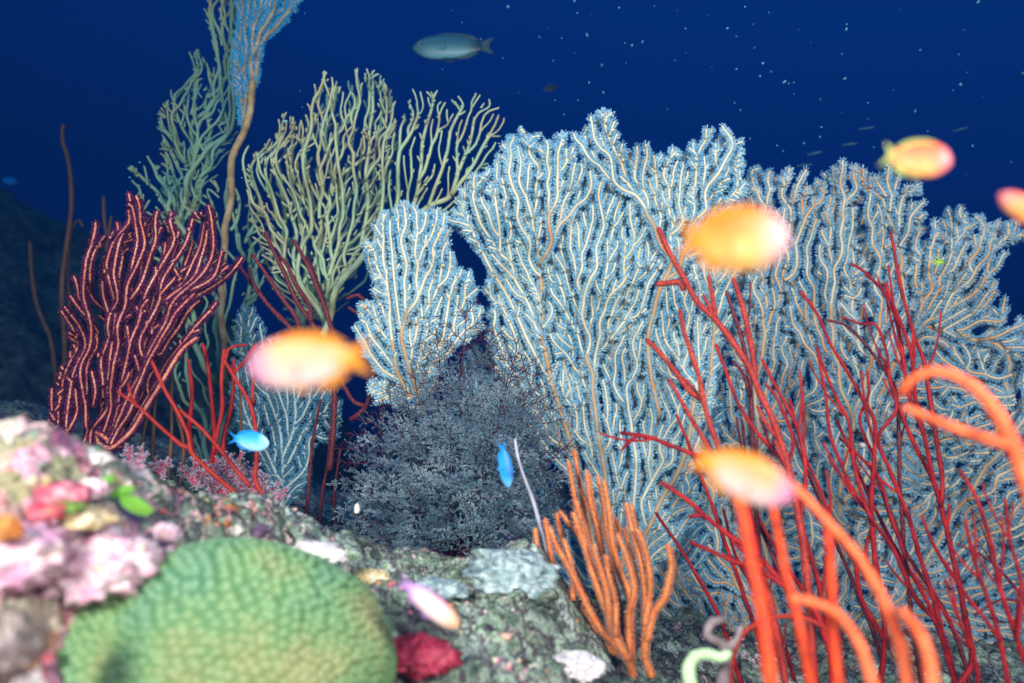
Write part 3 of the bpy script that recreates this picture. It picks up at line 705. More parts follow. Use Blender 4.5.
#@@END
# ================================================================== dark feathery soft-coral bush
def perp(v, rs):
    u = np.cross(v, rs.normal(0, 1, 3)); return u / np.linalg.norm(u)
def feather(core, pol, base, tip, rs, plane_n, side_len, side_gap, r0, sub=True, per_m=900, plen=.0017, pwid=.0015, sub_gap=.006, sub_len=.014, bend=.15, tip_bare=0.0, reg=False):
    """a leader with pinnate side twigs, each with its own twiglets"""
    base = np.asarray(base, float); tip = np.asarray(tip, float); ax = tip - base; L = np.linalg.norm(ax); ax /= L
    n = max(6, int(L / .006)); t = np.linspace(0, 1, n)[:, None]
    cv = perp(ax, rs) * L * bend
    P = base + ax * L * t + cv * (t * (1 - t)) + rs.normal(0, .0008, (n, 3))
    tube(core, P, r0 * (1 - .65 * t[:, 0]), 5); 
    pn = plane_n - ax * np.dot(plane_n, ax); pn /= np.linalg.norm(pn); S = np.cross(ax, pn)
    def dress(Q, r, den=1.0):
        polyps(pol, Q, r, rs, per_m * den, plen, pwid, lateral=1.6, lean=.2, normal=pn)
    s = L * .12; sg = 1
    while s < L * .97:
        f = s / L; p = P[min(n - 1, int(f * (n - 1)))]
        ln = side_len * (math.sin(math.pi * min(1, f * .8 + .18)) ** .7) * rs.uniform(.7, 1.15)
        a = R(rs.uniform(38, 62)); d = ax * math.cos(a) + S * sg * math.sin(a) + pn * rs.normal(0, .06); d /= np.linalg.norm(d)
        m = max(4, int(ln / .005)); tt = np.linspace(0, 1, m)[:, None]
        Q = p + d * ln * tt + ax * ln * .18 * tt ** 2 + rs.normal(0, .0005, (m, 3))
        tube(core, Q, r0 * .42 * (1 - .4 * tt[:, 0]), 4)
        if f < 1 - tip_bare: dress(Q, r0 * .35)
        if sub:
            q = ln * .22; s2 = 1
            while q < ln * .95:
                g = q / ln; pp = Q[min(m - 1, int(g * (m - 1)))]; l2 = sub_len * (1 - .6 * g) * (rs.uniform(.8, 1.1) if reg else rs.uniform(.6, 1.2))
                S2 = np.cross(d, pn); b = R(rs.uniform(44, 52) if reg else rs.uniform(35, 65))
                d2 = d * math.cos(b) + S2 * s2 * math.sin(b) + pn * rs.normal(0, .08); d2 /= np.linalg.norm(d2)
                Z = pp + d2 * l2 * np.linspace(0, 1, 4)[:, None]
                tube(core, Z, r0 * .30 * np.array([1, .95, .9, .8]), 4)
                if f < 1 - tip_bare or rs.rand() < .15: dress(Z, r0 * .25)
                q += sub_gap * (rs.uniform(.9, 1.1) if reg else rs.uniform(.7, 1.3)); s2 = -s2
        s += side_gap * rs.uniform(.7, 1.3) * .5; sg = -sg
    dress(P[int(n * .1):], r0 * .6, .35)

rs = np.random.RandomState(77)
DB = 1.10
bb = W(456, 566, DB + .02)
bush = thing('soft_coral_bush', bb, 'dark feathery bush of wine red twigs under slate blue polyps, centre foreground', 'soft coral')
leads = [(350, 530, .03), (566, 506, .04), (468, 300, .0), (436, 328, .02), (494, 326, .0), (520, 338, .01), (412, 368, .0), (518, 352, -.01), (388, 392, .02), (540, 362, .02), (366, 412, .0), (556, 396, .02), (346, 440, -.02), (340, 474, .02),
    (572, 440, .0), (566, 484, .03), (340, 508, -.01), (358, 540, .0), (560, 520, -.01), (404, 392, -.08), (436, 376, -.10), (470, 372, -.12), (504, 390, -.10), (536, 412, -.07),
    (376, 436, -.09), (410, 428, -.13), (450, 420, -.16), (490, 430, -.15), (528, 450, -.11), (366, 486, -.09), (402, 480, -.14), (440, 476, -.17), (480, 480, -.17), (520, 492, -.13), (410, 530, -.12), (450, 528, -.14), (494, 530, -.13)]
core_m = MB()
for k, (x, y, dz) in enumerate(leads):
    cm = MB(); pm = MB(); tipp = W(x, y, DB + dz)
    b0 = bb + np.array((rs.normal(0, .012), rs.normal(0, .012), .0 + abs(rs.normal(0, .012))))
    L = np.linalg.norm(tipp - b0)
    b0 = b0 + (tipp - b0) * (0.25 if L > .15 else .05)
    pn = np.array((rs.normal(0, .12), -1, rs.normal(0, .12)))
    feather(cm, pm, b0, tipp, rs, pn, min(.078, L * .42), .0300, .0019, per_m=(1300 if k < 16 else 1700), tip_bare=.3 if k < 16 else 0, plen=.0014, pwid=.0018, sub_gap=.0044, sub_len=.019, bend=.06, reg=True)
    b = cm.build('branch', M['bush_core'], bush); pm.build('polyps', M['bush_polyp'], b, smooth=False)
    tube(core_m, np.array([bb - (0, 0, .02), (bb + b0) / 2 + rs.normal(0, .003, 3), b0]), [.004, .003, .0018], 6)
core_m.build('stem', M['bush_core'], bush)

# small lilac soft corals at the foot of the red branches
def small_soft(px, py, d, h, label, n=7, spreadf=.55, fat=.0026, seed=1):
    rs = np.random.RandomState(seed); b = W(px, py, d); b[2] = min(b[2], b[2])
    t = thing('small_soft_coral', b, label, 'soft coral', 'small lilac soft corals at the left edge of the reef')
    hh = h / FPX * d
    for k in range(n):
        a = (k / (n - 1) - .5) * 2 if n > 1 else 0
        tip = b + np.array((a * hh * spreadf + rs.normal(0, .1) * hh, rs.normal(0, .2) * hh, hh * (1 - .35 * abs(a)) * rs.uniform(.75, 1.05)))
        cm = MB(); pm = MB()
        feather(cm, pm, b, tip, rs, np.array((rs.normal(0, .4), -1, .1)), hh * .30, .018, fat, per_m=1500, plen=.0024, pwid=.0017, sub_gap=.008, sub_len=.010)
        o = cm.build('branch', M['pinkish_core'], t); pm.build('polyps', M['lilac_polyp'], o, smooth=False)
    return t
small_soft(222, 498, 1.03, 50, 'lilac tufted soft coral beneath the red branching coral, tallest of the small ones', 8, .6, seed=2)
small_soft(250, 505, 1.03, 42, 'lilac tufted soft coral below the pale blue damselfish', 7, .6, seed=3)
small_soft(194, 484, 1.02, 26, 'crimson stalked lilac soft coral left of the tallest small tuft', 6, .6, seed=4)
small_soft(160, 474, .96, 20, 'stubby crimson and lilac tuft on the rock crest', 4, .5, seed=5)
small_soft(134, 470, .92, 28, 'small pale lilac tuft at the foot of the purple whip coral', 5, .4, seed=6)
small_soft(270, 506, .99, 26, 'low lilac tuft at the foot of the grey-blue fan', 4, .5, seed=7)

# ================================================================== whips
RG = 'red whip corals crowding the right side'
# deep red, thin, in focus
A1 = [
 ([(955, 690), (972, 660), (964, 611), (953, 557), (941, 506), (936, 486), (913, 442), (895, 395), (885, 360)], (.98, 1.02), 3.4, 1.7),
 ([(941, 506), (942, 480), (937, 440), (930, 399), (924, 362), (914, 336), (904, 299), (897, 267), (891, 232)], (1.0, 1.05), 2.6, 1.5),
 ([(941, 506), (931, 470), (924, 435), (916, 400), (912, 357), (904, 331), (897, 315), (887, 296), (866, 273), (852, 264)], (1.0, .97), 2.4, 1.4),
 ([(924, 435), (908, 390), (903, 360), (899, 331), (892, 305), (886, 284)], (.99, 1.0), 2.2, 2.2)]
whips('red_whip_coral', 'deep red whip coral with the tallest twig, reaching up beside the orange hook', 'whip coral', RG, A1, M['red'], twigs=3, fuzz=M['red_fuzz'], per_m=2600, plen=.0014, pwid=.0007, rough=.2, seed=61)
A2 = [
 ([(878, 700), (885, 640), (880, 595), (873, 540), (872, 500), (874, 455), (875, 424), (863, 400), (845, 367), (829, 341), (816, 312), (801, 292)], (.95, .98), 3.2, 1.5),
 ([(874, 455), (866, 440), (860, 418), (868, 395), (867, 372)], .98, 1.8, 1.2),
 ([(885, 640), (862, 600), (853, 557), (835, 526), (818, 486), (800, 442), (790, 400)], (.95, .93), 2.6, 1.4),
 ([(880, 595), (866, 555), (871, 520), (849, 482), (831, 438), (826, 400), (818, 350)], (.96, 1.0), 2.2, 1.3)]
whips('red_whip_coral', 'deep red whip coral leaning left, its tip midway between yellow fish and tallest red whip', 'whip coral', RG, A2, M['red'], twigs=3, fuzz=M['red_fuzz'], per_m=2600, plen=.0014, pwid=.0007, rough=.2, seed=62)
A3 = [
 ([(960, 700), (938, 628), (915, 597), (893, 549), (869, 513), (855, 470), (849, 424), (838, 400), (824, 368), (816, 347)], (.92, 1.0), 3.0, 1.3),
 ([(951, 664), (938, 615), (920, 557), (906, 509), (889, 469), (878, 438), (896, 410), (890, 380), (887, 352), (876, 325), (861, 324), (842, 317)], (.95, 1.02), 2.8, 1.3),
 ([(906, 560), (892, 520), (880, 480), (871, 469), (845, 440)], (.96, .98), 2.0, 1.2)]
whips('red_whip_coral', 'deep red whip coral crossing the middle of the red thicket with kinked twigs', 'whip coral', RG, A3, M['red'], twigs=3, fuzz=M['red_fuzz'], per_m=2600, plen=.0014, pwid=.0007, rough=.2, seed=63)
A4 = [
 ([(925, 700), (912, 620), (904, 544), (900, 480), (897, 400), (892, 383), (879, 362), (863, 341), (845, 325), (826, 320)], (1.0, 1.05), 2.6, 1.5),
 ([(904, 544), (889, 509), (871, 469), (840, 438)], (1.0, 1.02), 2.0, 1.3)]
whips('dark_whip_coral', 'dark maroon whip coral arching left among the deep red ones', 'whip coral', RG, A4, M['maroon'], twigs=3, fuzz=M['maroon_fuzz'], per_m=2600, plen=.0014, pwid=.0007, rough=.2, seed=64)
A5 = [
 ([(1034, 690), (1017, 640), (1000, 586), (990, 540), (977, 500), (960, 470)], (.78, .8), 2.8, 1.6),
 ([(1010, 700), (1000, 640), (985, 590), (973, 557), (965, 520)], (.78, .8), 2.8, 1.6),
 ([(1017, 640), (1022, 590), (1010, 540), (1005, 500)], (.78, .8), 2.2, 1.4),
 ([(1000, 640), (970, 600), (950, 570)], .78, 2.2, 1.4),
 ([(980, 710), (975, 660), (955, 610), (945, 580)], .8, 2.4, 1.5)]
whips('red_whip_coral', 'slightly blurred crimson whip coral in the bottom right corner', 'whip coral', RG, A5, M['red'], twigs=3, fuzz=M['red_fuzz'], per_m=2600, plen=.0014, pwid=.0007, rough=.2, seed=65)
A6 = [
 ([(1040, 650), (1024, 602), (991, 562), (957, 544)], (.95, .97), 2.0, 1.1),
 ([(1024, 602), (1000, 600), (975, 615)], .96, 1.4, 1.0)]
whips('dark_whip_coral', 'thin dark maroon twig entering from the right edge', 'whip coral', RG, A6, M['maroon'], twigs=3, fuzz=M['maroon_fuzz'], per_m=2600, plen=.0014, pwid=.0007, rough=.2, seed=66)
# brick red, velvety
B1 = [
 ([(815, 720), (812, 640), (805, 560), (796, 500), (780, 440), (768, 410), (761, 396), (750, 368), (732, 341), (713, 317), (697, 302), (682, 275), (668, 249), (659, 229)], (.80, .98), 5.0, 2.9),
 ([(684, 290), (679, 282), (668, 283), (658, 284)], .97, 3.4, 3.2),
 ([(716, 320), (713, 299), (709, 277)], .95, 2.9, 2.3),
 ([(756, 380), (752, 350), (747, 325), (742, 305), (733, 280)], (.93, .97), 3.3, 2.8)]
whips('velvet_whip_coral', 'thick brick red velvety whip coral, its bent tip left of the topmost yellow fish', 'whip coral', RG, B1, M['velvet'], twigs=3, fuzz=M['velvet_polyp'], per_m=2600, plen=.0022, pwid=.0008, seed=67)
B2 = [
 ([(790, 710), (770, 600), (745, 520), (728, 470), (712, 430), (703, 400), (699, 378), (692, 354), (684, 331), (680, 311)], (.80, .92), 4.2, 2.4),
 ([(703, 400), (690, 392), (676, 372), (661, 354), (647, 340)], (.90, .92), 3.2, 2.4),
 ([(728, 470), (712, 452), (698, 430), (683, 404), (669, 380)], (.88, .9), 2.9, 2.0),
 ([(712, 430), (704, 405), (690, 385), (672, 370), (668, 362)], .91, 2.0, 1.6)]
whips('velvet_whip_coral', 'brick red velvety whip coral fanning left below the bent-tipped one', 'whip coral', RG, B2, M['velvet'], twigs=3, fuzz=M['velvet_polyp'], per_m=2600, plen=.002, pwid=.0008, seed=68)
B3 = [
 ([(835, 700), (822, 600), (800, 520), (786, 469), (770, 447), (755, 430), (742, 410), (735, 395), (722, 362), (716, 345)], (.85, .95), 3.2, 1.7),
 ([(800, 520), (806, 470), (798, 430), (786, 405), (772, 380), (762, 360)], (.88, .95), 2.6, 1.6),
 ([(786, 469), (793, 440), (778, 400), (765, 384)], .9, 2.2, 1.5)]
whips('red_whip_coral', 'crimson whip coral rising between the yellow and the pinkish blurred fish', 'whip coral', RG, B3, M['red'], twigs=3, fuzz=M['red_fuzz'], per_m=2600, plen=.0016, pwid=.0007, rough=.2, seed=69)
B4 = [
 ([(845, 720), (820, 620), (790, 590), (758, 557), (729, 535), (706, 517), (684, 497), (662, 483)], (.78, .88), 4.2, 2.2),
 ([(790, 590), (760, 570), (738, 563), (715, 553), (691, 542)], (.80, .86), 3.4, 1.8),
 ([(706, 517), (698, 515), (690, 517)], .86, 2.2, 1.8),
 ([(758, 557), (750, 520), (738, 490), (716, 465), (697, 456), (675, 447), (649, 437), (621, 433)], (.82, .92), 3.6, 2.0),
 ([(652, 438), (640, 436), (630, 441), (622, 450)], .91, 2.2, 1.5)]
whips('red_whip_coral', 'deep red whip coral stretching left with near-horizontal twigs over the pale fan', 'whip coral', RG, B4, M['red'], twigs=3, fuzz=M['red_fuzz'], per_m=2600, plen=.0016, pwid=.0007, rough=.2, seed=70)
B5 = [([(752, 420), (750, 390), (745, 350), (734, 315), (727, 292)], (1.0, 1.03), 2.6, 2.0), ([(750, 395), (742, 372), (733, 362)], 1.0, 2.0, 1.6), ([(760, 560), (756, 500), (752, 420)], (1.0, 1.0), 2.8, 2.6), ([(790, 700), (775, 640), (760, 560)], 1.0, 3.0, 2.8)]
whips('dark_whip_coral', 'dark maroon whip coral standing upright under the topmost yellow fish', 'whip coral', RG, B5, M['maroon'], twigs=3, fuzz=M['maroon_fuzz'], per_m=2600, plen=.0016, pwid=.0007, rough=.2, seed=71)
# extra stems deeper in the thicket
rr_ = random.Random(5); LX = []
for k in range(9):
    bx = rr_.uniform(700, 990); tx = bx - rr_.uniform(20, 90); ty = rr_.uniform(400, 520); d = rr_.uniform(1.0, 1.12)
    LX.append(([(bx + 40, 710), (bx + 12, 620), ((bx + tx) / 2 + rr_.uniform(-8, 8), (610 + ty) / 2), (tx, ty)], (d, d + .03), 2.4, 1.4, rr_.choice((M['red'], M['maroon'], M['red']))))
    whips('red_whip_coral', 'thin red whip stems low in the shaded back of the red thicket', 'whip coral', 'thin stems in the shade behind the red thicket', [LX[-1]], M['red'], seed=80 + k)
# foreground scarlet and orange, out of focus
whips('scarlet_whip', 'thick blurred scarlet whip running down from the pinkish yellow fish', 'whip coral', 'blurred whips in the near foreground',
      [([(788, 740), (771, 683), (762, 611), (750, 557), (740, 506), (722, 474), (702, 455)], (.42, .52), 8.0, 5.0)], M['front_red'], seed=90)
whips('scarlet_whip', 'blurred red-orange whip just right of the thick scarlet one', 'whip coral', 'blurred whips in the near foreground',
      [([(822, 740), (811, 683), (800, 628), (786, 575), (779, 540), (773, 505), (768, 480)], (.46, .56), 6.0, 4.0)], M['front_red'], seed=91)
whips('scarlet_whip', 'blurred red-orange whip standing upright between the two orange arcs', 'whip coral', 'blurred whips in the near foreground',
      [([(842, 740), (838, 683), (833, 620), (830, 557), (826, 520)], (.46, .54), 6.2, 4.2)], M['front_red'], seed=92)
whips('orange_whip', 'long bright orange whip arcing right from behind the pinkish yellow fish', 'whip coral', 'blurred whips in the near foreground',
      [([(918, 740), (908, 683), (898, 637), (880, 593), (858, 557), (831, 526), (808, 500), (790, 484)], (.42, .50), 7.0, 4.6)], M['front_orange'], seed=93)
whips('orange_whip', 'bright orange whip bending left low beside the scarlet whips', 'whip coral', 'blurred whips in the near foreground',
      [([(880, 740), (872, 683), (858, 642), (838, 615), (815, 603), (792, 598)], (.42, .46), 6.6, 4.6)], M['front_orange'], seed=94)
whips('orange_whip', 'short bright orange stub near the bottom, right of the long arc', 'whip coral', 'blurred whips in the near foreground',
      [([(940, 740), (932, 683), (927, 652), (917, 630), (903, 612)], (.40, .44), 7.5, 5.6)], M['front_orange'], seed=95)
whips('orange_whip', 'orange whip hooking over at the right edge like a crook', 'whip coral', 'blurred whips in the near foreground',
      [([(1046, 560), (1036, 510), (1020, 465), (1004, 425), (982, 395), (955, 376), (930, 372), (910, 381), (902, 393)], (.40, .48), 9.5, 4.6),
       ([(1012, 446), (990, 440), (960, 430), (930, 418), (906, 408)], (.43, .47), 6.0, 4.2)], M['front_orange'], seed=96)
whips('scarlet_whip', 'faint thin orange-red twig curving behind the scarlet whips at the bottom', 'whip coral', 'blurred whips in the near foreground',
      [([(728, 720), (733, 660), (745, 632), (775, 617), (810, 620), (840, 640)], (.7, .72), 2.6, 2.0)], M['red_orange'], seed=97)

# orange finger coral
OF = [
 ([(631, 690), (632, 668), (625, 655), (612, 650), (588, 637), (570, 608), (555, 585), (540, 556), (535, 530)], (.90, .90), 4.6, 2.6),
 ([(600, 643), (588, 620), (572, 600), (560, 590), (552, 560), (545, 520)], (.90, .91), 3.6, 2.5),
 ([(625, 655), (599, 626), (581, 593), (566, 563), (556, 545), (550, 528)], (.88, .88), 3.8, 2.6),
 ([(572, 600), (573, 580), (570, 560), (564, 540)], (.89, .89), 3.0, 2.5),
 ([(628, 656), (608, 615), (594, 575), (583, 537), (576, 504), (568, 462)], (.93, .95), 3.8, 2.4),
 ([(625, 655), (606, 610), (594, 578), (584, 545), (574, 514)], (.87, .87), 4.0, 3.0),
 ([(630, 660), (622, 622), (606, 575), (598, 530), (590, 500), (586, 471)], (.94, .96), 3.8, 2.4),
 ([(632, 660), (630, 600), (620, 570), (612, 540), (608, 505), (604, 482)], (.91, .92), 3.9, 2.4),
 ([(628, 660), (612, 630), (606, 590), (596, 555), (595, 546)], (.86, .86), 4.0, 3.0),
 ([(616, 636), (615, 600), (609, 575), (606, 556)], (.86, .86), 3.2, 2.6),
 ([(652, 676), (645, 655), (646, 620), (645, 590), (640, 560), (632, 530), (626, 504)], (.90, .90), 4.4, 2.5),
 ([(645, 625), (650, 590), (648, 560), (640, 535), (636, 530)], (.89, .89), 3.6, 2.8),
 ([(647, 640), (652, 615), (664, 598), (670, 575), (671, 560), (668, 546)], (.89, .90), 4.4, 2.8),
 ([(625, 655), (618, 600), (612, 565), (620, 540), (616, 520)], (.95, .96), 3.2, 2.2),
 ([(630, 660), (628, 620), (634, 590), (626, 555), (618, 535)], (.88, .88), 3.6, 2.4),
 ([(606, 600), (590, 560), (578, 535), (560, 512)], (.96, .98), 3.0, 2.2),
 ([(618, 600), (604, 560), (594, 520), (580, 490)], (.97, .98), 3.0, 2.2)]
OF = [(a, b, c * .95, d * .72) for a, b, c, d in OF]
rf = random.Random(9)
for a, b, c, d in list(OF[1:]):
    if len(a) < 5: continue
    sx_ = rf.uniform(-9, 9); h_ = rf.uniform(-14, 26); dz = rf.uniform(.02, .06); m_ = len(a) - 1
    OF.append(([(p[0] + sx_ * (k / m_), p[1] + h_ * (k / m_) ** 2) for k, p in enumerate(a)], (b[0] + dz * .3, b[1] + dz), c * .85, d * .95))
whips('orange_finger_coral', 'orange finger coral with many upright fingers standing on the rock, lower centre', 'coral', None, OF, M['orange'], fuzz=M['orange_fuzz'], per_m=5200, plen=.0026, pwid=.0009, seed=100, part='finger')

# red branching coral at left
E1 = [
 ([(262, 556), (261, 535), (256, 513), (235, 493), (212, 473), (191, 452), (188, 435), (176, 408), (164, 388), (152, 362)], (.96, .98), 2.9, 1.8),
 ([(191, 448), (181, 445), (161, 428), (140, 408), (118, 392)], (.97, .96), 2.3, 1.5),
 ([(140, 408), (132, 398), (128, 384)], .96, 1.6, 1.2),
 ([(250, 486), (239, 473), (222, 452), (201, 428), (179, 410)], (.96, .98), 2.3, 1.9),
 ([(256, 513), (262, 497), (255, 480), (257, 460), (256, 432), (249, 402), (232, 374), (222, 358)], (.96, .98), 2.6, 1.9),
 ([(232, 374), (245, 361), (256, 345)], .98, 2.0, 1.7),
 ([(225, 364), (228, 350), (236, 346), (247, 345)], .98, 1.6, 1.2),
 ([(253, 404), (252, 390), (255, 374), (262, 360)], .98, 1.7, 1.4)]
E1 = [(a, b, c * .85, d * .85) for a, b, c, d in E1]
whips('red_branching_coral', 'bright red branching coral crossing in front of the purple whip coral base', 'coral', None, E1, M['red_orange'], seed=110, fuzz=M['red_fuzz'], per_m=2600, plen=.0014, pwid=.0007, rough=.2)
for k, (pts, d, lab, mt) in enumerate((
    ([(206, 476), (214, 450), (213, 410), (208, 370), (203, 345)], 1.12, 'a', M['red']), ([(214, 476), (216, 440), (222, 410), (222, 380), (224, 350)], 1.12, 'a', M['red_orange']),
    ([(196, 470), (190, 430), (192, 390), (188, 360)], 1.14, 'a', M['red']), ([(226, 480), (224, 440), (232, 400), (234, 360)], 1.14, 'a', M['red']))):
    whips('red_whip_coral', 'upright red whip stem behind the bright red branching coral', 'whip coral', 'upright red stems behind the bright red branching coral', [(pts, d, 2.4, 1.8)], mt, seed=120 + k)
for k, (x, tx, ty) in enumerate(((150, 158, 375), (168, 172, 350), (180, 168, 392), (140, 150, 405), (238, 240, 378))):
    whips('brown_whip_coral', 'thin brown whip standing in the dark gap behind the red branches', 'whip coral', 'thin brown whips in the dark gap at left', [([(x, 490), (x + 3, 440), (tx, ty)], 1.25, 2.0, 1.2)], M['whip_brown'], seed=130 + k)
for k, pts in enumerate((([(300, 540), (308, 500), (312, 450), (320, 400)]), ([(318, 545), (322, 500), (328, 460), (330, 430)]), ([(338, 550), (334, 500), (340, 450)]))):
    whips('brown_whip_coral', 'thin dark reddish whip in the shadow between the grey-blue fan and the dark bush', 'whip coral', 'thin whips in the shadow left of the dark bush', [(pts, 1.3, 2.0, 1.2)], M['maroon'], seed=140 + k)
F1 = [
 ([(330, 470), (334, 410), (332, 362), (320, 338), (311, 321), (297, 302), (285, 274), (275, 255), (265, 233)], (1.28, 1.32), 3.0, 1.9),
 ([(334, 380), (338, 350), (330, 325), (322, 300), (314, 278), (308, 265), (294, 241)], (1.3, 1.3), 2.8, 2.0),
 ([(320, 350), (301, 335), (297, 319), (282, 298), (266, 274), (252, 255)], (1.28, 1.27), 2.6, 1.8),
 ([(303, 340), (287, 324), (268, 305), (252, 284), (240, 267)], (1.27, 1.26), 2.5, 1.8),
 ([(258, 292), (252, 280), (250, 268)], 1.26, 2.0, 1.5),
 ([(311, 321), (309, 305), (296, 284), (288, 266), (281, 258)], (1.3, 1.33), 2.4, 1.7),
 ([(330, 325), (322, 296), (312, 268), (307, 258)], 1.34, 2.2, 1.6),
 ([(350, 420), (366, 406), (372, 380), (376, 350), (372, 325), (366, 304), (358, 295), (348, 298)], (1.32, 1.34), 2.4, 1.7),
 ([(372, 350), (366, 330), (360, 316), (350, 308)], 1.34, 2.0, 1.5),
 ([(366, 406), (354, 402), (344, 386), (338, 376)], 1.32, 2.2, 1.8)]
whips('dark_red_whip_coral', 'dark red whip coral in front of the yellow-green twigs, above the big blurred fish', 'whip coral', None, F1, M['maroon'], fuzz=M['velvet_polyp'], per_m=1000, plen=.0018, pwid=.0007, seed=150)
M['maroon2'] = M['maroon']
# lone whips over the dim slope
for k, (lab, lines) in enumerate((
    ('tall lone brown whip rising into open water at far left', [([(66, 470), (66, 400), (64, 340), (62, 285), (65, 258), (69, 232), (71, 204), (70, 175), (67, 155), (62, 140), (63, 126)], (2.0, 2.1), 2.8, 1.9)]),
    ('short brown whip with a hooked tip beside the tall lone one', [([(72, 380), (70, 320), (68, 270), (69, 240), (73, 226), (79, 220), (82, 226)], (2.1, 2.1), 2.0, 1.4)]),
    ('short forked whip between the lone whips and the purple coral', [([(112, 330), (108, 270), (106, 240), (104, 215), (104, 197)], 2.1, 2.2, 1.5), ([(107, 245), (109, 228), (111, 217)], 2.1, 1.8, 1.4)]),
    ('dark thin whip against the dim slope, farthest left', [([(60, 420), (52, 345), (45, 325), (36, 303), (32, 278), (30, 243)], 2.3, 2.4, 1.8)]))):
    whips('whip_coral', lab, 'whip coral', 'lone whips over the dim reef slope', lines, M['whip_brown'], seed=160 + k)
whips('bare_twig', 'bare pale twig leaning beside the small upright blue fish', 'twig', None, [([(548, 556), (541, 527), (533, 500), (524, 478), (518, 458), (515, 440)], (.92, .92), 2.2, 1.5)], M['lilac_polyp'], seed=170)
M['mint'] = mat_skin('pale_green_skin', [(.45, .72, .35), (.60, .82, .50)], scale=30)
whips('curled_sponge', 'pale green curled tube sponge at the bottom edge right of the orange fingers', 'sponge', None, [([(700, 720), (692, 690), (688, 668), (695, 656), (708, 654), (720, 658), (728, 654)], (.62, .62), 8, 4.5)], M['mint'], seed=171, rough=.12)
M['greybrown'] = mat_skin('grey_brown_skin', [(.16, .12, .12), (.34, .28, .28)], scale=60, bump=.6)
whips('tube_worm', 'small grey curled tube worm above the pale green sponge', 'worm', None, [([(722, 690), (726, 650), (716, 640), (706, 634), (712, 622), (722, 620)], (.66, .66), 6, 4), ([(726, 650), (736, 640), (740, 628)], .66, 4, 3)], M['greybrown'], seed=172, rough=.2, part='tube')
exec_lumps = True

# ================================================================== lumps and crusts on the reef
def lump(name, label, cat, px, py, d, rx, rz, mat, group=None, ry=None, seed=1, amp=.18, f=3.5, tilt=0, nsub=(56, 30), knob=0, sink=.25):
    c = W(px, py, d); sx_ = rx / FPX * d; sz_ = rz / FPX * d; sy_ = (ry if ry is not None else (rx + rz) / 2) / FPX * d
    nu, nv = nsub; a = np.linspace(0, 2 * math.pi, nu, endpoint=False); b = np.linspace(-math.pi / 2, math.pi / 2, nv)
    Aa, Bb = np.meshgrid(a, b); x = np.cos(Bb) * np.cos(Aa); y = np.cos(Bb) * np.sin(Aa); z = np.sin(Bb)
    u = x * 1.3 + y * .7 + 10 * seed; v = z * 1.3 + y * .9 + 3
    h = 1 + amp * 1.1 * fbm(u, v, f, 4, seed)
    if knob: h = h + .45 * knob * np.abs(np.sin(u * 9 + 2 * vnoise(u * 3, v * 3, seed)) * np.sin(v * 9 + 2 * vnoise(u * 3 + 5, v * 3, seed)))
    X_, Y_, Z_ = x * h * sx_, y * h * sy_, z * h * sz_
    gz_ = fbm(X_ + c[0], Z_ + c[2], 120, 3, seed) * .004; Y_ = Y_ - gz_ * 2; Z_ = Z_ + gz_
    ct, st = math.cos(R(tilt)), math.sin(R(tilt)); X2_ = X_ * ct - Z_ * st; Z2_ = X_ * st + Z_ * ct
    V = np.stack([X2_ + c[0], Y_ + c[1] + sy_ * sink, Z2_ + c[2]], -1).reshape(-1, 3)
    i = np.arange(nv - 1)[:, None] * nu; j = np.arange(nu)[None]; j2 = (j + 1) % nu
    Q = np.stack([i + j, i + j2, i + nu + j2, i + nu + j], -1).reshape(-1, 4)
    o = mobj(name, V, Q, mat, None, loc=c); return props(o, label, cat, group)

M['pink'] = mat_skin('pink_crust_skin', [(.60, .26, .38), (.76, .50, .58), (.80, .68, .68), (.66, .32, .46), (.58, .50, .38)], scale=60, bump=.8, bscale=160)
M['lilac'] = mat_skin('lilac_crust_skin', [(.55, .26, .40), (.70, .44, .54), (.72, .56, .54)], scale=60, bump=.8, bscale=160)
M['redsp'] = mat_skin('red_sponge_skin', [(.42, .02, .05), (.60, .06, .10), (.66, .20, .24)], scale=60, bump=.8, bscale=180)
M['orangesp'] = mat_skin('orange_sponge_skin', [(.70, .22, .04), (.80, .36, .10)], scale=60, bump=.6, bscale=180)
M['ochre'] = mat_skin('ochre_crust_skin', [(.42, .34, .14), (.62, .50, .26), (.70, .62, .48)], scale=60, bump=.8, bscale=180)
M['whitesp'] = mat_skin('white_sponge_skin', [(.62, .58, .56), (.84, .80, .78)], scale=60, bump=.6, bscale=180)
M['greencr'] = mat_skin('olive_green_crust_skin', [(.12, .26, .04), (.28, .42, .10)], scale=60, bump=.8, bscale=180)
M['algae'] = mat_skin('bright_green_algae_skin', [(.10, .34, .03), (.20, .46, .06)], scale=40, bump=.3, trans=.2)
M['moss'] = mat_skin('pale_grey_crust_skin', [(.12, .20, .20), (.26, .36, .36), (.46, .56, .56)], scale=90, bump=1.0, bscale=220)
CG = 'coloured crusts on the near rock'
M['browncr'] = mat_skin('grey_brown_crust_skin', [(.18, .14, .12), (.34, .28, .24), (.46, .40, .38)], scale=70, bump=.8, bscale=180)
M['crimsonsp'] = mat_skin('crimson_sponge_skin', [(.14, .01, .02), (.30, .02, .05), (.36, .06, .09)], scale=60, bump=.8, bscale=180)
M['rose'] = mat_skin('rose_sponge_skin', [(.42, .06, .10), (.58, .16, .22), (.66, .36, .38)], scale=60, bump=.8, bscale=180)
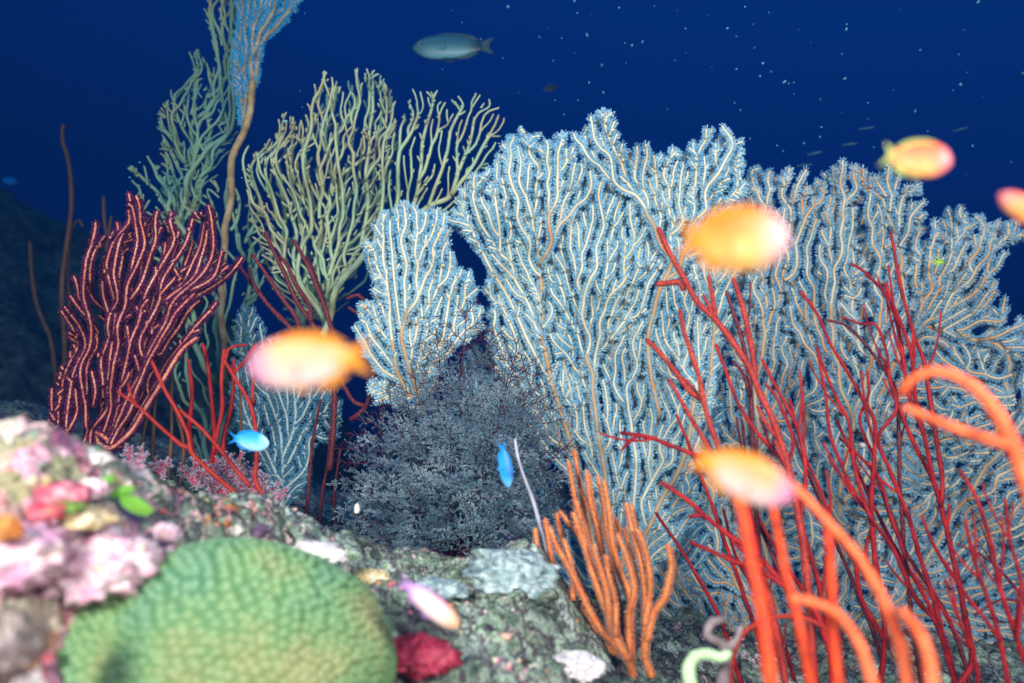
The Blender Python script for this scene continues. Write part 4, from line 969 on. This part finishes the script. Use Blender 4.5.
L_ = [('coralline_crust', 'big knobbly pink and white crust left of the green coral', 'crust', 90, 570, .53, 58, 32, 'pink', .22),
      ('coralline_crust', 'lilac pink crust at the left edge below the dark crevice', 'crust', 16, 560, .48, 42, 32, 'lilac', .2),
      ('coralline_crust', 'grey brown crust at the left edge, lowest of all', 'crust', 0, 650, .40, 26, 34, 'browncr', .2),
      ('red_sponge', 'rose red sponge crust high on the left rock', 'sponge', 62, 496, .54, 26, 12, 'rose', .12),
      ('red_sponge', 'small red sponge spot at the top left of the rock', 'sponge', 18, 460, .55, 12, 7, 'redsp', .12),
      ('red_sponge', 'red sponge crust beside the ochre patch and above the pink crust', 'sponge', 44, 512, .5, 20, 8, 'redsp', .12),
      ('orange_sponge', 'orange sponge lump at the left edge', 'sponge', 3, 530, .46, 14, 12, 'orangesp', .12),
      ('ochre_crust', 'ochre and cream crust near the left rim of the rock', 'crust', 20, 482, .54, 24, 10, 'ochre', .15),
      ('ochre_crust', 'cream speckled crust on the rim below the purple whip coral', 'crust', 62, 462, .60, 40, 13, 'whitesp', .2),
      ('ochre_crust', 'brownish cream crust between the pink crust and the green algae', 'crust', 84, 520, .52, 26, 11, 'ochre', .2),
      ('green_crust', 'olive green strip of crust above the brownish cream one', 'crust', 58, 508, .505, 24, 5, 'greencr', .12),
      ('pink_crust', 'pale pink knob beside the green algae', 'crust', 92, 490, .56, 14, 11, 'pink', .15),
      ('white_sponge', 'bright white elongated sponge on the slope right of the green coral', 'sponge', 320, 552, .74, 26, 7, 'whitesp', .2),
      ('red_sponge', 'dark rose sponge in the crevice at the bottom, right of the green coral', 'sponge', 420, 658, .64, 38, 17, 'crimsonsp', .2),
      ('pink_crust', 'small mottled pink knob at the upper tip of the green coral', 'crust', 165, 534, .60, 14, 9, 'pink', .2),
      ('white_crust', 'small pale violet knob left of the green coral crest', 'crust', 168, 550, .585, 7, 4, 'lilac', .2),
      ('grey_mound_coral', 'grey domed crust on the rock hump left of the orange fingers', 'coral', 512, 580, .86, 46, 26, 'moss', .10),
      ('white_crust', 'pale cream crust at the bottom beside the orange finger base', 'crust', 578, 668, .76, 26, 12, 'whitesp', .2),
      ('ochre_crust', 'small ochre crust on the slope left of the grey mound', 'crust', 372, 578, .80, 18, 7, 'ochre', .2),
      ('ochre_crust', 'faint greenish crust in the middle of the slope', 'crust', 440, 590, .80, 26, 9, 'moss', .2),
      ('pink_crust', 'dusty purple crust along the shaded ledge above the green coral', 'crust', 230, 530, .74, 34, 9, 'lilac', .2)]
M['dusk'] = mat_skin('dusty_purple_crust_skin', [(.09, .05, .10), (.18, .10, .18)], scale=60, bump=.8, bscale=180)
for k, (nm, lab, ct_, px, py, d, rx, rz, mt, kn) in enumerate(L_):
    mt = 'dusk' if 'dusty purple' in lab else mt
    lump(nm, lab, ct_, px, py, d, rx, rz, M[mt], None, seed=200 + k, knob=kn, tilt=(-14 if k == 12 else -8 if k > 10 else 0), amp=.3, nsub=(80, 44))
lump('tunicate', 'tiny white tunicate in the shadow at the left foot of the dark bush', 'tunicate', 357, 509, .99, 3.2, 5.5, M['whitesp'], seed=240, nsub=(20, 12))
# leafy green algae
al = thing('green_algae', W(128, 512, .58), 'bright green leafy algae on the rock beneath the lilac tufts', 'algae')
for k, (x, y, rx, rz, tl) in enumerate(((136, 505, 17, 8, -28), (122, 492, 12, 5, 18), (104, 482, 10, 5, 30))):
    c = W(x, y, .575); th = np.linspace(0, 2 * math.pi, 28, endpoint=False); ring = np.linspace(.05, 1, 7)
    V = []
    for s_ in (1, -1):
        for r_ in ring:
            q = np.stack([rx * r_ * np.cos(th) * (1 + .08 * np.sin(5 * th)), np.full(28, s_ * 1.6 * (1.001 - r_ ** 2) + 5 * (r_ ** 2) * np.cos(th) * .5), rz * r_ * np.sin(th)], -1)
            V.append(q)
    V = np.array(V).reshape(-1, 3) / FPX * .575; ct, st = math.cos(R(tl)), math.sin(R(tl))
    V = np.stack([V[:, 0] * ct - V[:, 2] * st, V[:, 1], V[:, 0] * st + V[:, 2] * ct], -1) + c
    Q = []
    for s_ in range(2):
        for r_ in range(6):
            b0 = (s_ * 7 + r_) * 28
            for j_ in range(28): Q.append((b0 + j_, b0 + (j_ + 1) % 28, b0 + 28 + (j_ + 1) % 28, b0 + 28 + j_))
    for j_ in range(28): Q.append((6 * 28 + j_, 6 * 28 + (j_ + 1) % 28, 13 * 28 + (j_ + 1) % 28, 13 * 28 + j_))
    mobj('blade', V, np.array(Q), M['algae'], al)

# domed green stony coral with cups all over
m, t, o = nodes_of('green_cup_coral_skin'); N = t.nodes; Lk = t.links
at = N.new('ShaderNodeAttribute'); at.attribute_name = 'cup'
nz = N.new('ShaderNodeTexNoise'); nz.inputs['Scale'].default_value = 14; tcn = N.new('ShaderNodeTexCoord'); Lk.new(tcn.outputs['Object'], nz.inputs['Vector'])
def rampn(f, cs, ps):
    rp = N.new('ShaderNodeValToRGB'); e = rp.color_ramp.elements; e[0].position = ps[0]; e[0].color = (*cs[0], 1); e[1].position = ps[-1]; e[1].color = (*cs[-1], 1)
    for p, c in list(zip(ps, cs))[1:-1]: x = e.new(p); x.color = (*c, 1)
    Lk.new(f, rp.inputs[0]); return rp.outputs[0]
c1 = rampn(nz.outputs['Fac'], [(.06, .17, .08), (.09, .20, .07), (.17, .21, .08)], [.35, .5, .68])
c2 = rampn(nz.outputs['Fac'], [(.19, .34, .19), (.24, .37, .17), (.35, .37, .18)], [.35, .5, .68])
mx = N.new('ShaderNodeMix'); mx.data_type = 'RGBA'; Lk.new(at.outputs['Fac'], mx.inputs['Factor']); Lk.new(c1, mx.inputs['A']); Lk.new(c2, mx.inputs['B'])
b = N.new('ShaderNodeBsdfPrincipled'); b.inputs['Roughness'].default_value = .6; b.inputs['Specular IOR Level'].default_value = .3; Lk.new(mx.outputs['Result'], b.inputs['Base Color']); Lk.new(b.outputs[0], o.inputs[0])
M['cup'] = m
cc = W(208, 674, .56)
nu, nv = 760, 420
a = np.linspace(0, 2 * math.pi, nu, endpoint=False); bq = np.linspace(0, math.pi * .60, nv)
Aa, Bb = np.meshgrid(a, bq); x = np.sin(Bb) * np.cos(Aa); y = np.sin(Bb) * np.sin(Aa); z = np.cos(Bb)
Rx, Ry, Rz = .144, .11, .094
sxl = x * 1.0; shape = 1 + .10 * np.exp(-((x - .15) ** 2 + (y + .1) ** 2) / .25) - .07 * np.exp(-((x + .42) ** 2) / .03) * (z > 0) + .05 * fbm(x + 5, y + z, 2.4, 2, 8)
pu = Aa * 0 + x * Rx; pv_ = y * Ry + (1 - z) * .04; az = Bb * Rz * 1.05
U_ = np.cos(Aa) * az; V_ = np.sin(Aa) * az
U_ = U_ + .008 * fbm(U_, V_, 26, 2, 1); V_ = V_ + .008 * fbm(U_ + 3, V_, 26, 2, 2)
def cells(u, v, g, seed):
    """distance to the nearest jittered honeycomb point, in cell widths"""
    u = u / g; v = v / g * 1.1547; jv = np.floor(v); best = np.full(u.shape, 9.0)
    for dj in (-1, 0, 1):
        jj = jv + dj; off = np.where(np.mod(jj, 2) > .5, .5, 0.0); iu = np.floor(u - off)
        for di in (-1, 0, 1, 2):
            ii = iu + di
            h1 = vnoise(ii * 1.0 + .001, jj * 1.0 + .001, seed); h2 = vnoise(ii + 57.001, jj + 31.001, seed + 5)
            du = u - (ii + off + h1 * .5); dv = (v - (jj + h2 * .5)) * .866
            best = np.minimum(best, du * du + dv * dv)
    return np.sqrt(best)
cd_ = cells(U_, V_, .0074, 11)
cup = np.exp(-(cd_ / .34) ** 2.4); pit = np.exp(-(cd_ / .12) ** 2)
hgt = .0038 * cup ** .7 - .0014 * pit + .0012 * fbm(U_, V_, 90, 2, 5)
V3 = np.stack([x * Rx * shape + x * hgt, y * Ry * shape + y * hgt, z * Rz * shape + z * hgt], -1)
V3 = (V3 + cc + (0, .02, 0)).reshape(-1, 3)
i = np.arange(nv - 1)[:, None] * nu; j = np.arange(nu)[None]; j2 = (j + 1) % nu
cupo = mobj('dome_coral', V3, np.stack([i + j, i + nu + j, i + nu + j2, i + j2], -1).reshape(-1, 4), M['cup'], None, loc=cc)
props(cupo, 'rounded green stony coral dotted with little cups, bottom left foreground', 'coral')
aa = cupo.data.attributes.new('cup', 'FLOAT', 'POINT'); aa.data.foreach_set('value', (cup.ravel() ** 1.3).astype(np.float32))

# turf and small encrusting growth scattered over the rock
rs = np.random.RandomState(3); tb = MB(); vals = []
ico = []; phi_ = (1 + 5 ** .5) / 2
iv = np.array([(-1, phi_, 0), (1, phi_, 0), (-1, -phi_, 0), (1, -phi_, 0), (0, -1, phi_), (0, 1, phi_), (0, -1, -phi_), (0, 1, -phi_), (phi_, 0, -1), (phi_, 0, 1), (-phi_, 0, -1), (-phi_, 0, 1)], float) / 1.9
if_ = np.array([(0, 11, 5), (0, 5, 1), (0, 1, 7), (0, 7, 10), (0, 10, 11), (1, 5, 9), (5, 11, 4), (11, 10, 2), (10, 7, 6), (7, 1, 8), (3, 9, 4), (3, 4, 2), (3, 2, 6), (3, 6, 8), (3, 8, 9), (4, 9, 5), (2, 4, 11), (6, 2, 10), (8, 6, 7), (9, 8, 1)])
nb = 5200
yb = np.exp(rs.uniform(math.log(.3), math.log(1.35), nb)); xb = rs.uniform(-.95, .95, nb) * yb
cl = fbm(xb, yb, 12, 2, 91); keep = cl > -.12; xb, yb = xb[keep], yb[keep]; zb = ground_z(xb, yb) + rough_z(xb, yb)
for k in range(len(xb)):
    s = rs.lognormal(-5.55, .45) * (.6 + .4 * yb[k]); nvx = iv * (1 + rs.uniform(-.3, .3, (12, 1))) * np.array((s * rs.uniform(.7, 1.6), s * rs.uniform(.7, 1.6), s * rs.uniform(.5, 1.1)))
    tb.add(nvx + (xb[k], yb[k], zb[k] + s * .1), None, if_); vals += [rs.uniform(.2, 1.1) - max(0, yb[k] - .5) * .9 - max(0, xb[k] + .25) * .9] * 12
tf = tb.build('encrusting_growth', M['rock'], None); props(tf, kind='stuff')
aa = tf.data.attributes.new('crust', 'FLOAT', 'POINT'); aa.data.foreach_set('value', np.array(vals, np.float32))

# small feather stars clinging to the fan
def feather_star(px, py, d, r, label, mat, seed):
    rs = np.random.RandomState(seed); c = W(px, py, d); t = thing('feather_star', c, label, 'feather star')
    for k in range(14):
        a = rs.uniform(0, 6.28); e = rs.uniform(.2, .9); D = np.array((math.cos(a), -e, math.sin(a))); D /= np.linalg.norm(D); L = r / FPX * d * rs.uniform(.7, 1.2)
        tt = np.linspace(0, 1, 9)[:, None]; Q = c + D * L * tt + np.array((0, .4 * L, 0)) * tt ** 3 + np.array((-math.sin(a), 0, math.cos(a))) * L * .5 * tt ** 2
        mb = MB(); tube(mb, Q, .0011 * (1 - .6 * tt[:, 0]), 5); polyps(mb, Q, .0006, rs, 1500, .0028, .0007, lateral=.5); mb.build('arm', mat, t, smooth=False)
    return t
feather_star(886, 422, 1.22, 12, 'dark brown curled feather star clinging amid the tan fan', M['greybrown'], 5)
M['limes'] = mat_skin('lime_skin', [(.35, .6, .05), (.5, .72, .1)], scale=60)
feather_star(938, 262, 1.28, 5, 'tiny lime green feather star on the tan fan under the small orange fish', M['limes'], 6)
lump('white_snail', 'small white snail just left of the dark feather star', 'snail', 863, 445, 1.2, 4, 3.2, M['whitesp'], seed=260, nsub=(20, 12))
M['teal'] = mat_skin('teal_tuft_skin', [(.05, .16, .15), (.10, .26, .22)], scale=30)
for k, (x, y, r_) in enumerate(((20, 418, 15),)):
    rs = np.random.RandomState(k); c = W(x, y + 12, 1.9); t = thing('soft_coral', c, 'small teal tuft on the dim ground left of the purple coral', 'soft coral')
    for q in range(6):
        cm = MB(); tip = c + np.array((rs.uniform(-.04, .04), rs.uniform(-.03, .0), rs.uniform(.03, .07)))
        feather(cm, cm, c, tip, rs, np.array((0, -1, .1)), .02, .01, .002, per_m=600, plen=.004, pwid=.003, sub=False); cm.build('branch', M['teal'], t, smooth=False)

# ================================================================== fish
def mat_fish(name, back, mid, belly, head, rough=.4, head_at=.22, tail=None, spots=None):
    m, t, o = nodes_of(name); N = t.nodes; Lk = t.links
    tc = N.new('ShaderNodeTexCoord'); s = N.new('ShaderNodeSeparateXYZ'); Lk.new(tc.outputs['Object'], s.inputs[0])
    mr = N.new('ShaderNodeMapRange'); mr.inputs['From Min'].default_value = -.16; mr.inputs['From Max'].default_value = .16; Lk.new(s.outputs['Z'], mr.inputs['Value'])
    rp = N.new('ShaderNodeValToRGB'); e = rp.color_ramp.elements; e[0].position = .12; e[0].color = (*belly, 1); e[1].position = .92; e[1].color = (*back, 1); x = e.new(.56); x.color = (*mid, 1)
    Lk.new(mr.outputs[0], rp.inputs[0])
    hr = N.new('ShaderNodeMapRange'); hr.inputs['From Min'].default_value = head_at; hr.inputs['From Max'].default_value = head_at + .22; Lk.new(s.outputs['X'], hr.inputs['Value'])
    mx = N.new('ShaderNodeMix'); mx.data_type = 'RGBA'; Lk.new(hr.outputs[0], mx.inputs['Factor']); Lk.new(rp.outputs[0], mx.inputs['A']); mx.inputs['B'].default_value = (*head, 1)
    col = mx.outputs['Result']
    if tail:
        tr = N.new('ShaderNodeMapRange'); tr.inputs['From Min'].default_value = -.2; tr.inputs['From Max'].default_value = -.36; Lk.new(s.outputs['X'], tr.inputs['Value'])
        m2 = N.new('ShaderNodeMix'); m2.data_type = 'RGBA'; Lk.new(tr.outputs[0], m2.inputs['Factor']); Lk.new(col, m2.inputs['A']); m2.inputs['B'].default_value = (*tail, 1); col = m2.outputs['Result']
    vo = N.new('ShaderNodeTexVoronoi'); vo.inputs['Scale'].default_value = 46; mp = N.new('ShaderNodeMapping'); mp.inputs['Scale'].default_value = (1, 0.5, 1.2)
    Lk.new(tc.outputs['Object'], mp.inputs[0]); Lk.new(mp.outputs[0], vo.inputs['Vector'])
    bp = N.new('ShaderNodeBump'); bp.inputs['Strength'].default_value = .15; bp.inputs['Distance'].default_value = .002; Lk.new(vo.outputs['Distance'], bp.inputs['Height'])
    b = N.new('ShaderNodeBsdfPrincipled'); b.inputs['Roughness'].default_value = rough; Lk.new(col, b.inputs['Base Color']); Lk.new(bp.outputs[0], b.inputs['Normal']); Lk.new(b.outputs[0], o.inputs[0])
    return m
M['eye_w'] = mat_skin('fish_iris', [(.55, .45, .5), (.6, .5, .55)], bump=0, rough=.2); M['eye_b'] = mat_skin('fish_pupil', [(.01, .01, .012), (.01, .01, .015)], bump=0, rough=.1, spec=.6)

def fish(name, label, cat, group, centre, length, yaw, pitch, roll, mb_, mfin, depth=.165, thick=.075, fork=.5, ph=1.0, tail_mat=None):
    """unit-length fish, snout at +x; body, fins and eyes as parts"""
    t = thing(name, (0, 0, 0), label, cat, group)
    s = np.array([0, .02, .05, .10, .17, .26, .38, .50, .62, .72, .80, .86, .90]); X_ = .5 - s
    hu = np.array([.0, .26, .44, .66, .85, .97, 1.0, .96, .84, .66, .50, .40, .37]) * depth
    hl = np.array([.0, .24, .42, .64, .84, .96, 1.0, .97, .85, .66, .49, .38, .35]) * depth
    th = np.array([.0, .25, .45, .72, .92, 1.0, .98, .84, .62, .42, .27, .18, .12]) * thick
    ss = np.linspace(0, .90, 40); hu = np.interp(ss, s, hu); hl = np.interp(ss, s, hl); th = np.interp(ss, s, th); X_ = .5 - ss
    hu[0] = hl[0] = th[0] = .004
    k = 24; a = np.arange(k) * 2 * math.pi / k
    sn, cs = np.sin(a), np.cos(a)
    Z = np.where(sn[None] > 0, hu[:, None], hl[:, None]) * sn[None]; Y = th[:, None] * np.sign(cs)[None] * np.abs(cs)[None] ** .85
    V = np.stack([np.repeat(X_[:, None], k, 1), Y, Z], -1).reshape(-1, 3); n = len(ss)
    i = np.arange(n - 1)[:, None] * k; j = np.arange(k)[None]; j2 = (j + 1) % k
    mb = MB(); Q = np.stack([i + j, i + k + j, i + k + j2, i + j2], -1).reshape(-1, 4)
    V = np.vstack([V, [[.505, 0, 0], [-.405, 0, 0]]]); jj = np.arange(k); jk = (jj + 1) % k
    T = np.vstack([np.stack([jj, jk, np.full(k, n * k)], -1), np.stack([(n - 1) * k + jk, (n - 1) * k + jj, np.full(k, n * k + 1)], -1)])
    mb.add(V, Q, T); body = mb.build('body', mb_, t)
    def fin(nm, base, edge, mt, yb=None, ye=None, rays=18, wav=.0, th_=.004):
        """sheet between a base curve and an outer edge curve, rayed, with thickness"""
        base = np.array(base, float); edge = np.array(edge, float); u = np.linspace(0, 1, rays * 2)
        bi = np.stack([np.interp(u, np.linspace(0, 1, len(base)), base[:, c]) for c in range(3)], -1)
        ei = np.stack([np.interp(u, np.linspace(0, 1, len(edge)), edge[:, c]) for c in range(3)], -1)
        m_ = 6; Vs = []
        nrm = np.cross(ei[len(u) // 2] - bi[len(u) // 2], bi[-1] - bi[0] + (ei[-1] - ei[0])); nrm /= max(np.linalg.norm(nrm), 1e-9)
        for sd in (1, -1):
            for q in range(m_ + 1):
                f = q / m_; p = bi * (1 - f) + ei * f; tt = th_ * (1 - .8 * f) * (1 + .5 * (np.arange(len(u)) % 2)) * sd
                Vs.append(p + nrm[None] * tt[:, None])
        Vv = np.array(Vs).reshape(-1, 3); nu_ = len(u); Qs = []
        for sd in range(2):
            i = (sd * (m_ + 1) + np.arange(m_))[:, None] * nu_; j = np.arange(nu_ - 1)[None]
            q = np.stack([i + j, i + j + 1, i + nu_ + j + 1, i + nu_ + j], -1).reshape(-1, 4); Qs.append(q if sd else q[:, ::-1])
        top = (m_) * nu_; bot = (2 * m_ + 1) * nu_; j = np.arange(nu_ - 1)
        Qs.append(np.stack([top + j, top + j + 1, bot + j + 1, bot + j], -1))
        return mobj(nm, Vv, np.vstack(Qs), mt, t)
    D = depth
    tm = tail_mat or mfin
    f = .16 * fork
    fin('tail_fin', [(-.37, 0, .3 * D), (-.39, 0, 0), (-.37, 0, -.3 * D)], [(-.54 - f * .4, 0, .72 * D), (-.53, 0, .45 * D), (-.53 + f * .7, 0, .15 * D), (-.53 + f * .7, 0, -.15 * D), (-.53, 0, -.45 * D), (-.54 - f * .4, 0, -.72 * D)], tm)
    fin('dorsal_fin', [(.24, 0, .88 * D), (.10, 0, .97 * D), (-.08, 0, .88 * D), (-.28, 0, .44 * D)], [(.19, 0, 1.04 * D), (.08, 0, 1.16 * D), (-.10, 0, 1.12 * D), (-.26, 0, .92 * D), (-.37, 0, .55 * D)], mfin)
    fin('anal_fin', [(-.06, 0, -.88 * D), (-.16, 0, -.70 * D), (-.28, 0, -.42 * D)], [(-.10, 0, -1.06 * D), (-.23, 0, -.98 * D), (-.36, 0, -.55 * D)], mfin)
    for sg in (1, -1):
        fin('pelvic_fin', [(.16, sg * .02, -.88 * D), (.10, sg * .02, -.92 * D)], [(.02, sg * .05, -1.12 * D), (-.05, sg * .04, -1.06 * D)], mfin, rays=6)
        fin('pectoral_fin', [(.20, sg * thick * .86, -.10 * D), (.20, sg * thick * .82, -.36 * D)], [(.06, sg * (thick + .016), .02 * D), (.04, sg * (thick + .022), -.28 * D), (.09, sg * (thick + .016), -.50 * D)], mb_, rays=8)
        # eye
        th_e = np.interp(.115, ss, th); ec = np.array((.385, sg * th_e * .80, .22 * D)); er = .028
        for nm, mt_, rr, sh in (('eye', M['eye_w'], er, 0), ('pupil', M['eye_b'], er * .62, 1)):
            na, nb_ = 16, 9; A1_ = np.linspace(0, 2 * math.pi, na, endpoint=False); B1_ = np.linspace(-math.pi / 2, math.pi / 2, nb_); Ag, Bg = np.meshgrid(A1_, B1_)
            Ve = np.stack([np.cos(Bg) * np.cos(Ag), np.sin(Bg) * .55, np.cos(Bg) * np.sin(Ag)], -1).reshape(-1, 3) * rr + ec + (0, sg * er * .34 * sh, 0)
            i = np.arange(nb_ - 1)[:, None] * na; j = np.arange(na)[None]; j2 = (j + 1) % na
            eo = mobj(nm, Ve, np.stack([i + j, i + j2, i + na + j2, i + na + j], -1).reshape(-1, 4), mt_, t if not sh else last_eye)
            if not sh: last_eye = eo
    t.location = [float(v) for v in centre]; t.rotation_mode = 'XYZ'
    t.rotation_euler = (R(roll), R(-pitch), R(yaw)); t.scale = (length,) * 3
    del t['org']
    return t
M['anth'] = mat_fish('anthias_body', (.62, .15, .006), (.55, .27, .17), (.50, .36, .33), (.48, .18, .30), tail=(.60, .20, .01))
M['anth2'] = mat_fish('anthias_body_orange', (.60, .07, .008), (.62, .13, .02), (.60, .26, .06), (.52, .12, .12), tail=(.60, .16, .02))
M['anth_y'] = mat_fish('anthias_body_yellow', (.62, .14, .006), (.62, .22, .03), (.58, .32, .08), (.52, .26, .26), tail=(.60, .20, .01))
M['anth_p'] = mat_fish('pink_fish_body', (.80, .32, .28), (.82, .50, .48), (.80, .66, .62), (.85, .45, .22), tail=(.42, .22, .62))
M['fin_y'] = mat_skin('yellow_fin', [(.55, .19, .006), (.60, .24, .015)], scale=30, trans=.3, bump=0)
M['fin_o'] = mat_skin('orange_fin', [(.66, .08, .015), (.70, .14, .03)], scale=30, trans=.3, bump=0)
M['fin_g'] = mat_skin('olive_green_fin', [(.30, .40, .10), (.40, .45, .10)], scale=30, trans=.3, bump=0)
M['fin_p'] = mat_skin('lilac_fin', [(.38, .22, .60), (.5, .3, .6)], scale=30, trans=.3, bump=0)
M['dams'] = mat_fish('blue_damsel_body', (.02, .34, .78), (.10, .55, .85), (.35, .72, .88), (.30, .68, .88), tail=(.02, .36, .78))
M['dams2'] = mat_fish('deep_blue_damsel_body', (.0, .14, .58), (.01, .26, .72), (.03, .40, .78), (.12, .46, .8), tail=(.0, .24, .68))
M['fin_b'] = mat_skin('blue_fin', [(.01, .25, .70), (.02, .32, .8)], scale=30, trans=.3, bump=0)
M['grouper'] = mat_fish('snapper_body', (.03, .12, .15), (.06, .20, .24), (.20, .52, .58), (.07, .22, .26), tail=(.02, .05, .07), head_at=.3)
M['fin_d'] = mat_skin('dark_fin', [(.05, .12, .15), (.08, .17, .20)], scale=30, trans=.2, bump=0)
M['dimf'] = mat_fish('dim_fish_body', (.02, .03, .05), (.02, .04, .06), (.03, .05, .08), (.02, .04, .06))
AG = 'blurred anthias swimming close to the lens'
fish('anthias', 'big blurred yellow and pink fish facing left above the small blue damselfish', 'fish', AG, W(306, 362, .33), .057, 176, -5, 0, M['anth'], M['fin_y'], depth=.225)
fish('anthias', 'blurred golden yellow fish facing right over the tips of the red whips', 'fish', AG, W(734, 240, .31), .0475, -36, -6, 0, M['anth_y'], M['fin_y'], depth=.29)
fish('anthias', 'small blurred orange fish at upper right with a greenish tail', 'fish', AG, W(918, 159, .40), .034, -30, -16, 0, M['anth2'], M['fin_g'], depth=.29)
fish('anthias', 'blurred yellow and pale pink fish heading down right among the red whips', 'fish', AG, W(744, 477, .35), .051, -10, -22, 0, M['anth'], M['fin_y'], depth=.225)
fish('anthias', 'blurred coral red fish cut off by the right edge', 'fish', AG, W(1030, 212, .38), .036, 150, 40, 0, M['anth2'], M['fin_o'], depth=.17)
fish('juvenile_fish', 'small blurred pink fish with a lilac tail low over the rock', 'fish', None, W(430, 604, .50), .052, -12, -34, 0, M['anth_p'], M['fin_p'], depth=.15)
fish('damselfish', 'pale blue damselfish facing right beside the red branches', 'fish', None, W(250, 441, .88), .056, -14, -6, 0, M['dams'], M['fin_b'], depth=.22, fork=.8)
fish('damselfish', 'deep blue small fish hovering upright in front of the dark bush', 'fish', None, W(505, 466, .88), .056, -24, -80, 0, M['dams2'], M['fin_b'], depth=.16)
fish('snapper', 'large grey fish with a pale belly cruising left in the open water', 'fish', None, W(451, 47, 2.4), .272, 176, 0, 0, M['grouper'], M['fin_d'], depth=.155, fork=.3)
fish('dim_fish', 'dim dark fish silhouette below and right of the large grey fish', 'fish', None, W(551, 88, 3.0), .07, 20, 18, 0, M['dimf'], M['fin_d'], depth=.2)
fish('pale_fish', 'faint blue fish at the left edge above the dim slope', 'fish', None, W(10, 181, 2.6), .08, 160, 10, 0, M['dams2'], M['fin_b'], depth=.17)

# drifting specks and tiny fish in the open water
M['speck'] = mat_skin('silvery_speck', [(.10, .60, .80), (.3, .75, .85)], bump=0); M['speck_dim'] = mat_skin('dim_speck', [(.06, .16, .22), (.1, .2, .28)], bump=0)
s1 = [(328,17,2),(505,33,1),(612,20,1.6),(702,17,-1.4),(935,17,1),(782,73,1),(890,72,1.4),(912,93,1),(430,73,-1),(408,95,1),(465,98,1),(530,90,1.3),(542,37,-1),(627,110,1),(645,115,1.6),(672,107,1),(630,160,-1.2),(498,135,-1),(443,155,.8),(568,167,1),(755,155,.8),(783,135,-1),(850,172,-1),(912,177,.9),(980,162,1.7),(973,195,1.5),(1000,183,-1.3),(958,122,-1),(838,40,-1),(760,27,-.8),(535,212,1.3),(572,237,1),(448,257,.8),(507,257,.9),(355,237,.6),(470,293,.9),(735,280,.7),(908,263,.8),(923,282,1),(160,178,.7),(315,148,.8),(185,27,.6),(210,57,.7),(258,100,.8),(498,2,2)]
s2 = [(15,20,1.2),(85,38,1),(40,72,-1),(173,88,-1),(210,127,-1),(318,72,1),(315,88,2),(302,160,1),(475,28,.7),(708,5,2),(665,90,-1.4),(535,148,1.4),(650,162,1.3),(675,215,-1),(43,142,-1),(68,187,1.4),(95,213,-1.2),(60,225,1.3),(132,243,1.4),(145,248,1),(160,245,1.2),(160,278,.8),(312,233,1.2),(238,295,1.1),(380,305,1.2),(455,268,-.8),(520,330,1.1),(655,250,2.2),(632,268,.9),(722,288,-.8),(840,218,-1.8),(302,335,-1),(380,353,-1),(242,377,1),(237,407,1.1),(190,425,1.4),(110,432,1),(128,448,1),(30,412,1),(397,437,1.1),(425,425,.9),(557,390,.9),(690,433,1.4),(805,480,.8),(670,520,-1)]
s3 = [(905,40,1),(848,360,1.6),(445,535,1),(385,527,1.1),(718,528,1.1),(415,482,.8),(890,270,.6),(898,318,.8)]
pts = [(380 + x / 2.56, y / 2.56, s) for x, y, s in s1] + [(740 + x / 2.968, y / 2.968, s) for x, y, s in s2] + [(x / 2.97, y / 2.97, s) for x, y, s in s3]
rs = np.random.RandomState(8)
def speck_mesh(stretch, seed):
    r_ = np.random.RandomState(seed); V = iv * np.array((stretch, 1, 1)) * (1 + r_.uniform(-.25, .25, (12, 1)))
    return V, if_
protos = {}
for k, (x, y, s) in enumerate(pts):
    dim = s < 0; key = (dim, k % 4)
    if key not in protos:
        V, F = speck_mesh(1.2 + .6 * (k % 4), k)
        o = mobj('plankton_speck', V, F, M['speck_dim'] if dim else M['speck'], None); protos[key] = o
    else:
        o = protos[key].copy(); C.objects.link(o)
    d = rs.uniform(1.45, 1.9); o.location = [float(v) for v in W(x, y, d)]; q = abs(s) * .56 / FPX * d
    o.scale = (q, q, q); o.rotation_euler = (0, rs.uniform(-1, 1), rs.uniform(0, 3))
    props(o, 'dim drifting speck in the open blue water' if dim else 'bright drifting speck in the open blue water', 'plankton', 'dim specks drifting in the open water' if dim else 'bright specks drifting in the open water')
tf0 = None
for k, (x, y, a) in enumerate(((868,128,8),(816,153,12),(851,144,6),(806,165,5),(962,129,14),(934,142,5))):
    if tf0 is None:
        ss = np.linspace(0, 1, 9); mb = MB(); P = np.stack([.5 - ss, 0 * ss, 0 * ss], -1); tube(mb, P, .07 * np.sin(np.pi * np.clip(ss * .9 + .06, 0, 1)) + .008, 8)
        mb.add(np.array([(-.46, .004, 0), (-.62, .004, .1), (-.57, .004, 0), (-.62, .004, -.1), (-.46, -.004, 0), (-.62, -.004, .1), (-.57, -.004, 0), (-.62, -.004, -.1)]), None, [(0, 1, 2), (0, 2, 3), (4, 6, 5), (4, 7, 6)])
        tf0 = mb.build('tiny_fish', M['speck_dim'], None); o = tf0
    else: o = tf0.copy(); C.objects.link(o)
    d = 2.2; o.location = [float(v) for v in W(x, y, d)]; o.scale = (.046, .046, .046); o.rotation_euler = (0, R(-a), 0)
    props(o, 'tiny dark slender fish darting over the tan fan', 'fish', 'tiny slender fish in the open water')
